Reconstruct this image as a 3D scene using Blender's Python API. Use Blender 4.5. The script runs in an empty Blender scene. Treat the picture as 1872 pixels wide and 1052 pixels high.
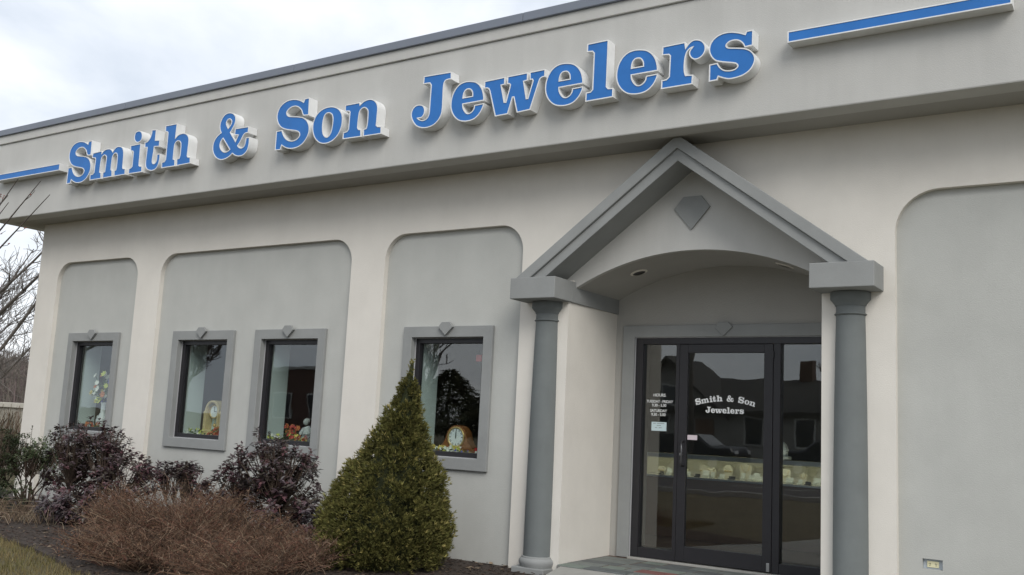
import bpy, bmesh, math, random
import numpy as np
from mathutils import Vector, Matrix, noise
from mathutils.geometry import tessellate_polygon

# ------------------------------------------------------------------ camera, sky, sun, exposure
scene = bpy.context.scene
C = scene.collection
CAM = Vector((4.158, -7.927, 1.215))
YAW, PITCH, ROLL = 0.5852, 0.1410, 0.0493
dirv = Vector((-math.sin(YAW)*math.cos(PITCH), math.cos(YAW)*math.cos(PITCH), math.sin(PITCH)))
rt = Vector((math.cos(YAW), math.sin(YAW), 0)); upv = rt.cross(dirv)
rt2 = math.cos(ROLL)*rt + math.sin(ROLL)*upv
up2 = -math.sin(ROLL)*rt + math.cos(ROLL)*upv
cd = bpy.data.cameras.new('camera'); cam = bpy.data.objects.new('camera', cd); C.objects.link(cam)
cd.sensor_width = 36; cd.lens = 36*1787.94/1872; cd.clip_end = 2000; cd.clip_start = .05
cam.matrix_world = Matrix(((rt2.x, up2.x, -dirv.x, CAM.x), (rt2.y, up2.y, -dirv.y, CAM.y),
                           (rt2.z, up2.z, -dirv.z, CAM.z), (0, 0, 0, 1)))
scene.camera = cam

SUN_DIR = Vector((0.57, -0.53, 0.63)).normalized()          # towards the sun, behind thin cloud
elev = math.asin(SUN_DIR.z); azim = math.atan2(SUN_DIR.x, SUN_DIR.y)
world = bpy.data.worlds.new('World'); scene.world = world; world.use_nodes = True
wn, wl = world.node_tree.nodes, world.node_tree.links
for n in list(wn): wn.remove(n)
wo = wn.new('ShaderNodeOutputWorld'); bg = wn.new('ShaderNodeBackground'); bg.inputs[1].default_value = 0.1
sky = wn.new('ShaderNodeTexSky'); sky.sky_type = 'NISHITA'; sky.sun_disc = False
sky.sun_elevation = elev; sky.sun_rotation = azim
tc = wn.new('ShaderNodeTexCoord'); mp = wn.new('ShaderNodeMapping')
mp.inputs['Scale'].default_value = (1, 1, 2.2); mp.inputs['Location'].default_value = (3.3, 1.7, 0.4)
nz = wn.new('ShaderNodeTexNoise'); nz.inputs['Scale'].default_value = 2.1; nz.inputs['Detail'].default_value = 7
nz.inputs['Roughness'].default_value = .52; nz.inputs['Distortion'].default_value = .35
rp = wn.new('ShaderNodeValToRGB')
rp.color_ramp.elements[0].position = .43; rp.color_ramp.elements[0].color = (.56, .61, .675, 1)
rp.color_ramp.elements[1].position = .66; rp.color_ramp.elements[1].color = (1, 1, 1, 1)
sc_ = wn.new('ShaderNodeMix'); sc_.data_type = 'RGBA'; sc_.blend_type = 'MULTIPLY'; sc_.inputs[0].default_value = 1
sc_.inputs[7].default_value = (9.6, 9.7, 9.9, 1)
mx = wn.new('ShaderNodeMix'); mx.data_type = 'RGBA'; mx.inputs[0].default_value = .93
wl.new(tc.outputs['Generated'], mp.inputs[0]); wl.new(mp.outputs[0], nz.inputs['Vector'])
wl.new(nz.outputs['Fac'], rp.inputs[0]); wl.new(rp.outputs[0], sc_.inputs[6])
wl.new(sky.outputs[0], mx.inputs[6]); wl.new(sc_.outputs[2], mx.inputs[7])
wl.new(mx.outputs[2], bg.inputs[0]); wl.new(bg.outputs[0], wo.inputs[0])

sl = bpy.data.lights.new('sun', 'SUN'); sl.energy = 1.5; sl.angle = math.radians(34); sl.color = (1, .965, .91)
so = bpy.data.objects.new('sun', sl); C.objects.link(so); so.location = (0, -20, 30)
so.rotation_euler = SUN_DIR.to_track_quat('Z', 'Y').to_euler()

vs = scene.view_settings
vs.view_transform = 'Standard'; vs.look = 'None'; vs.exposure = 0.47; vs.gamma = 1.0; vs.use_curve_mapping = False
scene.render.engine = 'CYCLES'
scene.cycles.max_bounces = 8; scene.cycles.transparent_max_bounces = 16

rnd = random.Random(7)
PI = math.pi

# ------------------------------------------------------------------ materials
MAT = {}
def nodes_of(m): return m.node_tree.nodes, m.node_tree.links
def mat(name, col, rough=.8, metal=0., spec=.5, mottle=0., mscale=3., bump=0., bscale=200., streak=0., detail=5., emit=None):
    m = bpy.data.materials.new(name); m.use_nodes = True; N, L = nodes_of(m)
    b = N['Principled BSDF']
    b.inputs['Roughness'].default_value = rough; b.inputs['Metallic'].default_value = metal
    b.inputs['Specular IOR Level'].default_value = spec
    b.inputs['Base Color'].default_value = (*col, 1)
    t = N.new('ShaderNodeTexCoord')
    src = None
    if mottle:
        n1 = N.new('ShaderNodeTexNoise'); n1.inputs['Scale'].default_value = mscale; n1.inputs['Detail'].default_value = detail
        n1.inputs['Roughness'].default_value = .6
        L.new(t.outputs['Object'], n1.inputs['Vector'])
        mr = N.new('ShaderNodeMapRange'); mr.inputs[1].default_value = .28; mr.inputs[2].default_value = .72
        mr.inputs[3].default_value = 1-mottle; mr.inputs[4].default_value = 1+mottle
        L.new(n1.outputs['Fac'], mr.inputs[0]); src = mr.outputs[0]
    if streak:
        mpn = N.new('ShaderNodeMapping'); mpn.inputs['Scale'].default_value = (5, 5, .45)
        n2 = N.new('ShaderNodeTexNoise'); n2.inputs['Scale'].default_value = 1; n2.inputs['Detail'].default_value = 8; n2.inputs['Roughness'].default_value = .65
        L.new(t.outputs['Object'], mpn.inputs[0]); L.new(mpn.outputs[0], n2.inputs['Vector'])
        mr2 = N.new('ShaderNodeMapRange'); mr2.inputs[1].default_value = .3; mr2.inputs[2].default_value = .62
        mr2.inputs[3].default_value = 1-streak; mr2.inputs[4].default_value = 1.0
        L.new(n2.outputs['Fac'], mr2.inputs[0])
        if src is None: src = mr2.outputs[0]
        else:
            mm = N.new('ShaderNodeMath'); mm.operation = 'MULTIPLY'
            L.new(src, mm.inputs[0]); L.new(mr2.outputs[0], mm.inputs[1]); src = mm.outputs[0]
    if src is not None:
        cm = N.new('ShaderNodeMix'); cm.data_type = 'RGBA'; cm.blend_type = 'MULTIPLY'; cm.inputs[0].default_value = 1
        cm.inputs[6].default_value = (*col, 1); L.new(src, cm.inputs[7]); L.new(cm.outputs[2], b.inputs['Base Color'])
    if bump:
        n3 = N.new('ShaderNodeTexNoise'); n3.inputs['Scale'].default_value = bscale; n3.inputs['Detail'].default_value = 4
        L.new(t.outputs['Object'], n3.inputs['Vector'])
        bp = N.new('ShaderNodeBump'); bp.inputs['Strength'].default_value = bump; bp.inputs['Distance'].default_value = .01
        L.new(n3.outputs['Fac'], bp.inputs['Height']); L.new(bp.outputs[0], b.inputs['Normal'])
    if emit:
        b.inputs['Emission Color'].default_value = (*emit[0], 1); b.inputs['Emission Strength'].default_value = emit[1]
    MAT[name] = m; return m
def mat_attr(name, rough=.7, spec=.4, trans=0., bump=0., bscale=60.):
    """colour taken from the per-piece colour attribute 'tint'"""
    m = bpy.data.materials.new(name); m.use_nodes = True; N, L = nodes_of(m); b = N['Principled BSDF']
    a = N.new('ShaderNodeAttribute'); a.attribute_name = 'tint'; L.new(a.outputs['Color'], b.inputs['Base Color'])
    b.inputs['Roughness'].default_value = rough; b.inputs['Specular IOR Level'].default_value = spec
    if trans:
        tr = N.new('ShaderNodeBsdfTranslucent'); ms = N.new('ShaderNodeMixShader'); ms.inputs[0].default_value = trans
        L.new(a.outputs['Color'], tr.inputs[0]); L.new(b.outputs[0], ms.inputs[1]); L.new(tr.outputs[0], ms.inputs[2])
        L.new(ms.outputs[0], N['Material Output'].inputs[0])
    if bump:
        t = N.new('ShaderNodeTexCoord'); n3 = N.new('ShaderNodeTexNoise'); n3.inputs['Scale'].default_value = bscale
        L.new(t.outputs['Object'], n3.inputs['Vector'])
        bp = N.new('ShaderNodeBump'); bp.inputs['Strength'].default_value = bump; bp.inputs['Distance'].default_value = .01
        L.new(n3.outputs['Fac'], bp.inputs['Height']); L.new(bp.outputs[0], b.inputs['Normal'])
    MAT[name] = m; return m
def mat_glass(name, ior, tint):
    m = bpy.data.materials.new(name); m.use_nodes = True; N, L = nodes_of(m)
    for n in list(N):
        if n.type == 'BSDF_PRINCIPLED': N.remove(n)
    fr = N.new('ShaderNodeFresnel')
    ge = N.new('ShaderNodeNewGeometry'); mi = N.new('ShaderNodeMapRange')      # same reflectance on both faces of the sheet
    mi.inputs[3].default_value = ior; mi.inputs[4].default_value = 1/ior
    L.new(ge.outputs['Backfacing'], mi.inputs[0]); L.new(mi.outputs[0], fr.inputs[0])
    t = N.new('ShaderNodeTexCoord'); nz_ = N.new('ShaderNodeTexNoise'); nz_.inputs['Scale'].default_value = 1.6
    L.new(t.outputs['Object'], nz_.inputs['Vector'])
    bp = N.new('ShaderNodeBump'); bp.inputs['Strength'].default_value = .06; bp.inputs['Distance'].default_value = .02
    L.new(nz_.outputs['Fac'], bp.inputs['Height'])
    gl = N.new('ShaderNodeBsdfGlossy'); gl.inputs['Roughness'].default_value = .004; L.new(bp.outputs[0], gl.inputs['Normal'])
    tr = N.new('ShaderNodeBsdfTransparent'); tr.inputs[0].default_value = (*tint, 1)
    ms = N.new('ShaderNodeMixShader'); L.new(fr.outputs[0], ms.inputs[0]); L.new(tr.outputs[0], ms.inputs[1]); L.new(gl.outputs[0], ms.inputs[2])
    L.new(ms.outputs[0], N['Material Output'].inputs[0]); MAT[name] = m; return m

mat('cream_stucco', (.68, .648, .592), .9, spec=.25, mottle=.05, mscale=2.2, detail=9., bump=.24, bscale=130, streak=.02)
mat('fascia_stucco', (.49, .485, .462), .9, spec=.25, mottle=.05, mscale=1.6, bump=.25, bscale=140, streak=.06, detail=9.)
mat('panel_stucco', (.455, .458, .432), .9, spec=.25, mottle=.055, mscale=2.2, detail=9., bump=.22, bscale=130, streak=.03)
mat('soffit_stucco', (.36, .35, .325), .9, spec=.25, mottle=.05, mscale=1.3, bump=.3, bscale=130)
mat('trim_stucco', (.268, .275, .270), .88, spec=.25, mottle=.07, mscale=4, detail=9., bump=.2, bscale=170)
mat('column_paint', (.150, .164, .163), .75, spec=.3, mottle=.08, mscale=4, detail=9., streak=.06, bump=.15, bscale=190)
mat('coping_metal', (.165, .185, .225), .5, metal=.0, spec=.5, mottle=.05, mscale=1.2)
mat('letter_white', (.74, .745, .74), .45, spec=.4, mottle=.09, mscale=5)
mat('letter_blue', (.022, .155, .47), .5, spec=.35, mottle=.10, mscale=4)
mat('dark_frame', (.017, .016, .019), .42, spec=.5, mottle=.1, mscale=6)
mat('seal_light', (.42, .42, .43), .5)
mat_glass('storefront_glass', 1.82, (.93, .96, .95))
mat('pale_panel', (.52, .60, .58), .7, mottle=.03)
mat('room_wall', (.20, .185, .165), .9, mottle=.06)
mat('room_floor', (.10, .062, .045), .8, mottle=.15, mscale=9)
mat('room_ceiling', (.40, .39, .36), .9)
mat('white_paint', (.78, .78, .76), .5)
mat('vinyl_white', (.80, .81, .80), .6)
mat('paper_blue', (.58, .70, .72), .8)
mat('paper_ink', (.16, .19, .20), .8)
mat('paper_pink', (.72, .62, .66), .8)
mat('metal_bright', (.55, .55, .55), .3, metal=1.)
mat('handle_metal', (.10, .10, .105), .3, metal=.6)
mat('lamp_can', (.72, .68, .60), .4)
mat('lamp_dark', (.03, .028, .025), .5)
mat('cream_velvet', (.68, .64, .49), .85, bump=.2, bscale=90)
mat('case_wood', (.13, .075, .05), .5, mottle=.15, mscale=5)
mat('case_metal', (.50, .52, .53), .35, metal=.7)
mat('case_light', (1, 1, 1), .5, emit=((1., .93, .78), 6.))
mat('maroon_box', (.10, .02, .02), .5)
mat('black_box', (.02, .02, .02), .4)
mat('clock_wood', (.26, .105, .034), .35, mottle=.2, mscale=14)
mat('clock_brass', (.62, .46, .20), .35, metal=.6)
mat('clock_gold', (.62, .50, .26), .45, metal=.15, mottle=.12, mscale=20)
mat('dial_white', (.80, .86, .84), .4)
mat('dial_black', (.015, .015, .015), .5)
mat('dial_blue', (.48, .66, .70), .3)
mat('porcelain', (.68, .72, .72), .25, mottle=.06, mscale=12)
mat('stone_white', (.50, .53, .50), .7, mottle=.18, mscale=16)
mat('petal_red', (.40, .05, .035), .6); mat('petal_orange', (.50, .17, .05), .6)
mat('petal_yellow', (.58, .46, .10), .6); mat('petal_white', (.72, .74, .66), .6)
mat('petal_lime', (.55, .60, .12), .6); mat('petal_blue', (.12, .12, .42), .6)
mat('leaf_green', (.07, .13, .04), .6)
mat('red_plastic', (.55, .02, .02), .5)
mat('outlet_cover', (.42, .46, .50), .5); mat('outlet_ivory', (.68, .64, .42), .45)
mat('concrete', (.34, .335, .31), .9, mottle=.1, mscale=5, bump=.25, bscale=90)
mat('grout', (.20, .195, .185), .95, mottle=.1, mscale=20)
mat('slate_grey', (.15, .165, .155), .7, mottle=.2, mscale=9, bump=.3, bscale=40)
mat('slate_green', (.165, .195, .17), .7, mottle=.2, mscale=9, bump=.3, bscale=40)
mat('slate_red', (.19, .085, .075), .7, mottle=.2, mscale=9, bump=.3, bscale=40)
mat('slate_dark', (.10, .11, .11), .7, mottle=.2, mscale=9, bump=.3, bscale=40)
mat('lawn', (.088, .074, .034), .95, mottle=.35, mscale=2.2, bump=.6, bscale=50, detail=9)
mat('mulch', (.042, .030, .023), .95, mottle=.35, mscale=14, bump=.8, bscale=60, detail=8)
mat('asphalt', (.052, .052, .054), .9, mottle=.15, mscale=6, bump=.3, bscale=200)
mat('road_paint', (.6, .58, .5), .8)
mat('hill_ground', (.085, .07, .052), .95, mottle=.3, mscale=.3, detail=9)
mat('bark', (.105, .088, .075), .9, mottle=.3, mscale=10, bump=.5, bscale=60)
mat('bark_grey', (.14, .125, .112), .9, mottle=.3, mscale=6, bump=.5, bscale=40)
mat('twig_red', (.30, .08, .06), .7)
mat('wall_stone', (.36, .33, .27), .9, mottle=.4, mscale=9, bump=.6, bscale=24)
mat('cap_stone', (.50, .47, .40), .9, mottle=.1, mscale=5)
mat_attr('needle', .75, .25, .22)
mat_attr('purple_leaf', .36, .5, .06)
mat_attr('green_leaf', .5, .4, .15)
mat_attr('twig', .85, .2)
mat_attr('chip', .9, .2)
mat_attr('grass_blade', .8, .2, .15)

# ------------------------------------------------------------------ builders
class MB:
    def __init__(s): s.v = []; s.f = []; s.c = []
    def face(s, pts, col=None):
        i = len(s.v); s.v += [tuple(p) for p in pts]; s.f.append(tuple(range(i, i+len(pts)))); s.c.append(col); return s
    def box(s, x0, x1, y0, y1, z0, z1):
        i = len(s.v)
        s.v += [(x0,y0,z0),(x1,y0,z0),(x1,y1,z0),(x0,y1,z0),(x0,y0,z1),(x1,y0,z1),(x1,y1,z1),(x0,y1,z1)]
        for q in ((0,3,2,1),(4,5,6,7),(0,1,5,4),(1,2,6,5),(2,3,7,6),(3,0,4,7)): s.f.append(tuple(i+k for k in q)); s.c.append(None)
        return s
    def prism(s, loops, y0, y1, front=True, back=True):
        """loops of (x, z), the first the outline and the rest holes, pushed from y0 to y1"""
        n = sum(len(l) for l in loops); i = len(s.v)
        flat = [p for l in loops for p in l]
        s.v += [(p[0], y0, p[1]) for p in flat] + [(p[0], y1, p[1]) for p in flat]
        tris = tessellate_polygon([[Vector((p[0], p[1], 0)) for p in l] for l in loops])
        for t in tris:
            if front: s.f.append(tuple(i+k for k in t)); s.c.append(None)
            if back: s.f.append(tuple(i+n+k for k in reversed(t))); s.c.append(None)
        o = 0
        for l in loops:
            m = len(l)
            for k in range(m):
                a, b = o+k, o+(k+1) % m
                s.f.append((i+a, i+b, i+n+b, i+n+a)); s.c.append(None)
            o += m
        return s
    def tube(s, pts, rad, n=6, caps=True, col=None):
        pts = [Vector(p) for p in pts]; i = len(s.v); m = len(pts)
        ref = Vector((.123, .371, .92))
        for k, p in enumerate(pts):
            d = (pts[min(k+1, m-1)]-pts[max(k-1, 0)])
            d = d.normalized() if d.length > 1e-9 else Vector((0, 0, 1))
            u = d.cross(ref); u = u.normalized() if u.length > 1e-4 else Vector((1, 0, 0)); w = d.cross(u)
            r = rad[k] if hasattr(rad, '__len__') else rad
            for q in range(n):
                a = 2*PI*q/n; s.v.append(tuple(p+u*(r*math.cos(a))+w*(r*math.sin(a))))
        for k in range(m-1):
            for q in range(n):
                a, b = i+k*n+q, i+k*n+(q+1) % n
                s.f.append((a, b, b+n, a+n)); s.c.append(col)
        if caps:
            s.f.append(tuple(i+q for q in reversed(range(n)))); s.c.append(col)
            s.f.append(tuple(i+(m-1)*n+q for q in range(n))); s.c.append(col)
        return s
    def lathe(s, prof, cx, cy, z0=0., n=32, a0=0., a1=2*PI):
        """prof: (radius, z) pairs turned about the vertical through cx, cy"""
        i = len(s.v); m = len(prof); full = abs(a1-a0-2*PI) < 1e-6; nn = n if full else n+1
        for r, z in prof:
            for q in range(nn):
                a = a0+(a1-a0)*q/n; s.v.append((cx+r*math.cos(a), cy+r*math.sin(a), z0+z))
        for k in range(m-1):
            for q in range(n):
                a, b = i+k*nn+q, i+k*nn+(q+1) % nn
                s.f.append((a, b, b+nn, a+nn)); s.c.append(None)
        return s
    def ball(s, c, r, sx=1, sy=1, sz=1, n=10, m=6):
        i = len(s.v)
        for k in range(m+1):
            t = PI*k/m
            for q in range(n):
                a = 2*PI*q/n
                s.v.append((c[0]+r*sx*math.sin(t)*math.cos(a), c[1]+r*sy*math.sin(t)*math.sin(a), c[2]+r*sz*math.cos(t)))
        for k in range(m):
            for q in range(n):
                a, b = i+k*n+q, i+k*n+(q+1) % n
                s.f.append((a, b, b+n, a+n)); s.c.append(None)
        return s
    def leaf(s, p, d, side, L, Wd, col, fold=.25):
        """a folded, pointed leaf from p along d"""
        nrm = side.cross(d)
        a = p; m1 = p+d*(L*.45); t = p+d*L
        l = m1+side*(Wd*.5)+nrm*(fold*Wd); r = m1-side*(Wd*.5)+nrm*(fold*Wd)
        i = len(s.v); s.v += [tuple(a), tuple(l), tuple(t), tuple(r)]
        s.f += [(i, i+3, i+2), (i, i+2, i+1)]; s.c += [col, col]
        return s
    def build(s, name, m, parent=None, smooth=False, bevel=0., auto=False, recalc=False):
        me = bpy.data.meshes.new(name); me.from_pydata(s.v, [], s.f)
        if any(c is not None for c in s.c):
            at = me.color_attributes.new('tint', 'FLOAT_COLOR', 'CORNER')
            arr = []
            for f, c in zip(s.f, s.c):
                c = c or (.1, .1, .1); arr += [c[0], c[1], c[2], 1.]*len(f)
            at.data.foreach_set('color', arr)
        if recalc or bevel:
            bm = bmesh.new(); bm.from_mesh(me); bmesh.ops.remove_doubles(bm, verts=bm.verts, dist=1e-5)
            bmesh.ops.recalc_face_normals(bm, faces=bm.faces)
            bm.to_mesh(me); bm.free()
        me.validate(); me.update()
        me.materials.append(MAT[m])
        if smooth: me.polygons.foreach_set('use_smooth', [True]*len(me.polygons))
        if auto: me.set_sharp_from_angle(angle=math.radians(38))
        o = bpy.data.objects.new(name, me); C.objects.link(o)
        if parent is not None: attach(o, parent)
        if bevel:
            b = o.modifiers.new('bevel', 'BEVEL'); b.width = bevel; b.segments = 2; b.limit_method = 'ANGLE'; b.angle_limit = math.radians(40)
        return o
def wloc(o):
    v = Vector(o.location)
    return v if o.parent is None else v+wloc(o.parent)
def attach(o, parent):
    """verts are in world metres, so a part sits at minus its parent's world place"""
    o.parent = parent; o.location = -wloc(parent)
def tag(o, label=None, cat=None, group=None, kind=None):
    if label: o['label'] = label
    if cat: o['category'] = cat
    if group: o['group'] = group
    if kind: o['kind'] = kind
    return o
def thing(name, label, cat, loc, group=None):
    o = bpy.data.objects.new(name, None); C.objects.link(o); o.location = loc; o.empty_display_size = .2
    return tag(o, label, cat, group)
def jit(c, a):
    k = 1+rnd.uniform(-a, a); return (c[0]*k, c[1]*k*(1+rnd.uniform(-a, a)*.3), c[2]*k)
def mix3(a, b, t): return tuple(a[i]*(1-t)+b[i]*t for i in range(3))
def rdir(zmin=-1., zmax=1.):
    z = rnd.uniform(zmin, zmax); a = rnd.uniform(0, 2*PI); r = math.sqrt(max(0, 1-z*z))
    return Vector((r*math.cos(a), r*math.sin(a), z))

# ------------------------------------------------------------------ ground, paths and road
GZ = -.125
g = MB().face([(-500, -500, GZ), (500, -500, GZ), (500, 500, GZ), (-500, 500, GZ)]).build('lawn', 'lawn'); tag(g, kind='structure')
def sheet(name, pts, z, m, thick=0.):
    b = MB(); tris = tessellate_polygon([[Vector((p[0], p[1], 0)) for p in pts]])
    i = len(pts); b.v = [(p[0], p[1], z) for p in pts]
    b.f = [tuple(t) for t in tris]; b.c = [None]*len(tris)
    if thick:
        b.v += [(p[0], p[1], z-thick) for p in pts]
        for k in range(i): b.f.append((k, (k+1) % i, i+(k+1) % i, i+k)); b.c.append(None)
    o = b.build(name, m, recalc=True); tag(o, kind='structure'); return o
BED = [(-10.9, .5), (-10.7, -.9), (-9.2, -1.75), (-7.2, -2.15), (-5.6, -2.36), (-4.6, -2.56), (-3.8, -2.8), (-3.2, -3.03), (-2.2, -3.2), (-1.1, -3.1),
       (-.2, -2.7), (.28, -2.1), (-.02, -1.25), (-.24, -.6), (-.41, -.02), (-.41, .05)]
sheet('mulch_bed', BED, -.095, 'mulch', .03)
sheet('sidewalk', [(-.40, -.034), (-.21, -.63), (.1, -1.5), (.75, -3.6), (.75, -6.2), (3.3, -6.2), (3.1, -3.6), (2.7, -1.2), (2.45, -.034)], -.014, 'concrete', .11)
sheet('road', [(-400, -22), (400, -22), (400, -12), (-400, -12)], GZ+.006, 'asphalt')
for k in range(-24, 10):
    tag(MB().face([(k*6., -17.08, GZ+.011), (k*6.+2.6, -17.08, GZ+.011), (k*6.+2.6, -16.94, GZ+.011), (k*6., -16.94, GZ+.011)]).build('road_marking', 'road_paint'), kind='structure')
for y in (-12, -22.15):
    tag(MB().box(-150, 60, y, y+.15, GZ-.1, GZ+.12).build('kerb', 'concrete', bevel=.02), kind='structure')
sheet('driveway', [(-21, -22.16), (-3, -22.16), (-3, -33), (-21, -33)], GZ+.006, 'asphalt')

# entry floor with its slate pieces
EL, ER, D0 = -.4426, 1.9195, .996
EF = MB().box(EL, ER, -.03, 1.0, -.14, -.010).build('entry_floor', 'grout'); tag(EF, kind='structure')
rows = [(-.028, .135), (.147, .345), (.357, .52), (.532, .735), (.747, .925)]
tr = random.Random(3)
pal = ['slate_grey', 'slate_green', 'slate_grey', 'slate_dark', 'slate_green']
for ri, (ya, yb) in enumerate(rows):
    x = EL+.006; first = True
    while x < ER-.05:
        w = tr.uniform(.2, .44)
        if ri == 1 and x < .24 < x+w+.1: w = .24-.012-x
        if ri == 1 and abs(x-.24) < .002: w = .34
        if ER-(x+w) < .16: w = ER-.006-x
        w = max(w, .08)
        m = pal[tr.randrange(5)]
        if ri == 1 and abs(x-.24) < .002: m = 'slate_red'
        if ri == 3 and .9 < x < 1.2: m = 'slate_red'
        dz = tr.uniform(-.0015, .0015)
        MB().box(x, x+w, ya, yb, -.020, 0+dz).build('tile', m, EF, bevel=.004)
        x += w+.012

# ------------------------------------------------------------------ the shop building
STORE = thing('jewelry_store', 'low grey and cream stucco shop with blue lettering and gabled entrance', 'shop', (-1.5, 4.5, -.14))
XL, XR, ZB, ZT = -9.314, 6.6, -.16, 3.86
ZP = 3.199
def arch_pts(xl, xr, r, n=10):
    p = [(xl, ZB), (xl, ZP-r)]
    p += [(xl+r-r*math.cos(PI/2*k/n), ZP-r+r*math.sin(PI/2*k/n)) for k in range(1, n+1)]
    p += [(xr-r+r*math.sin(PI/2*k/n), ZP-r+r*math.cos(PI/2*k/n)) for k in range(0, n)]
    p += [(xr, ZP-r), (xr, ZB)]
    return p
GX = .741
loop = [(XL, ZB)]
for xl, xr, r in ((-8.84, -7.019, .27), (-6.543, -3.238, .27), (-2.753, -.986, .27)): loop += arch_pts(xl, xr, r)
loop += [(EL, ZB), (EL, 2.5), (-.60, 2.5), (-.60, 2.62), (GX, 3.62), (2.082, 2.62), (2.082, 2.5), (ER, 2.5), (ER, ZB)]
loop += arch_pts(2.487, 5.6, .33)
loop += [(XR, ZB), (XR, ZT), (XL, ZT)]
MB().prism([loop], 0, .0598, back=False).build('wall', 'cream_stucco', STORE, recalc=True)

WIN = [-8.463, -6.217, -4.716, -2.451]; WW, WZ0, WZ1, FL = 1.138, .765, 2.199, .113
def rect(x0, x1, z0, z1): return [(x0, z0), (x1, z0), (x1, z1), (x0, z1)]
holes = [rect(x+FL-.012, x+WW-FL+.012, WZ0+FL-.012, WZ1-FL+.012) for x in WIN]
MB().prism([rect(XL+.02, EL-.12, ZB, ZT)]+holes, .06, .22).build('wall_panel', 'panel_stucco', STORE, recalc=True)
OX0, OX1, OZ0, OZ1 = 2.655, 2.795, .318, .392
MB().prism([rect(ER+.12, XR-.02, ZB, ZT), rect(OX0, OX1, OZ0, OZ1)], .06, .22).build('wall_panel', 'panel_stucco', STORE, recalc=True)
MB().box(EL-.119, EL, .0605, 1.2, ZB, 2.62).build('entry_side_wall', 'cream_stucco', STORE, recalc=True)
MB().box(ER, ER+.119, .0605, 1.2, ZB, 2.62).build('entry_side_wall', 'cream_stucco', STORE, recalc=True)
MB().box(XL, XL+.25, .0605, 9.3, ZB, ZT).build('side_wall', 'cream_stucco', STORE, recalc=True)
MB().box(XR-.25, XR, .0605, 9.3, ZB, ZT).build('side_wall', 'cream_stucco', STORE, recalc=True)
MB().box(XL+.25, XR-.25, 9.05, 9.3, ZB, ZT).build('rear_wall', 'cream_stucco', STORE, recalc=True)
# overhanging fascia, soffit, band and coping
FX0, FX1, FY, FZ = -9.85, 7.14, -.513, 3.785
fb = MB().box(FX0, FX1, FY, FY+.2, FZ, 4.912).box(FX0, FX0+.2, FY+.2, 9.8, FZ, 4.912).box(FX1-.2, FX1, FY+.2, 9.8, FZ, 4.912).box(FX0+.2, FX1-.2, 9.6, 9.8, FZ, 4.912)
fb.build('fascia', 'fascia_stucco', STORE, bevel=.012)
sb = MB().box(FX0+.2, FX1-.2, FY+.2, .03, FZ+.003, FZ+.05).box(FX0+.2, XL+.02, .03, 9.6, FZ+.003, FZ+.05).box(XR-.02, FX1-.2, .03, 9.6, FZ+.003, FZ+.05)
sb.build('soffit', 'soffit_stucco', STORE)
MB().box(FX0-.022, FX1+.022, FY-.022, 9.82, 4.912, 5.03).build('cornice_band', 'fascia_stucco', STORE, bevel=.006)
x = FX0-.05
while x < FX1+.05:                      # coping in sheet-metal lengths
    w = min(3.05, FX1+.05-x)
    MB().box(x, x+w-.004, FY-.05, FY+.28, 5.03, 5.118).build('coping', 'coping_metal', STORE, bevel=.006)
    x += 3.05
MB().box(FX0-.05, FX0+.25, FY+.281, 9.85, 5.03, 5.118).build('coping', 'coping_metal', STORE, bevel=.006)
MB().box(FX0+.3, FX1-.3, FY+.3, 9.6, 4.75, 4.9).build('roof_deck', 'asphalt', STORE)

# gable over the entrance
def chev(a0, z0, a1, z1, zb, clip=None):
    s = .746
    def base(z): return (z-zb)/s
    p = [(GX-base(z0), zb)]
    if clip: d = (z0-clip)/s; p += [(GX-d, clip), (GX+d, clip)]
    else: p += [(GX, z0)]
    p += [(GX+base(z0), zb), (GX+base(z1), zb), (GX, z1), (GX-base(z1), zb)]
    return p
gable = MB().prism([chev(0, 3.808, 0, 3.69, 2.603, 3.783)], -.283, .03).build('gable_moulding', 'trim_stucco', STORE, bevel=.006)
MB().prism([chev(0, 3.6895, 0, 3.58, 2.603)], -.256, .13).build('gable_rake', 'trim_stucco', gable, bevel=.005)
HW, RISE = 1.1635, .30; R_ = (HW*HW+RISE*RISE)/(2*RISE); ZC = 2.85-R_; A_ = math.asin(HW/R_)
def arc(r, n=40): return [(GX+r*math.sin(-A_+2*A_*k/n), ZC+r*math.cos(-A_+2*A_*k/n)) for k in range(n+1)]
ty = [(-.64, 2.50), (-.64, 2.604), (GX, 3.635), (2.122, 2.604), (2.122, 2.50), (GX+HW+.012, 2.50)]+list(reversed(arc(R_)))+[(GX-HW-.012, 2.50)]
tym = MB().prism([ty], .092, .15).build('tympanum', 'fascia_stucco', STORE, recalc=True)
di = [(.57, 3.23), (.66, 3.335), (.83, 3.335), (.915, 3.23), (.74, 3.03)]
MB().prism([di], .072, .0915).build('diamond_ornament', 'trim_stucco', tym, bevel=.004)
va = MB(); n = 40; A1 = arc(R_+.001, n)
for k in range(n):
    a, b = A1[k], A1[k+1]
    va.face([(a[0], .15, a[1]), (b[0], .15, b[1]), (b[0], 1.02, b[1]), (a[0], 1.02, a[1])])
vault = va.build('vault_ceiling', 'soffit_stucco', STORE, smooth=True, recalc=True)
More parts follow.
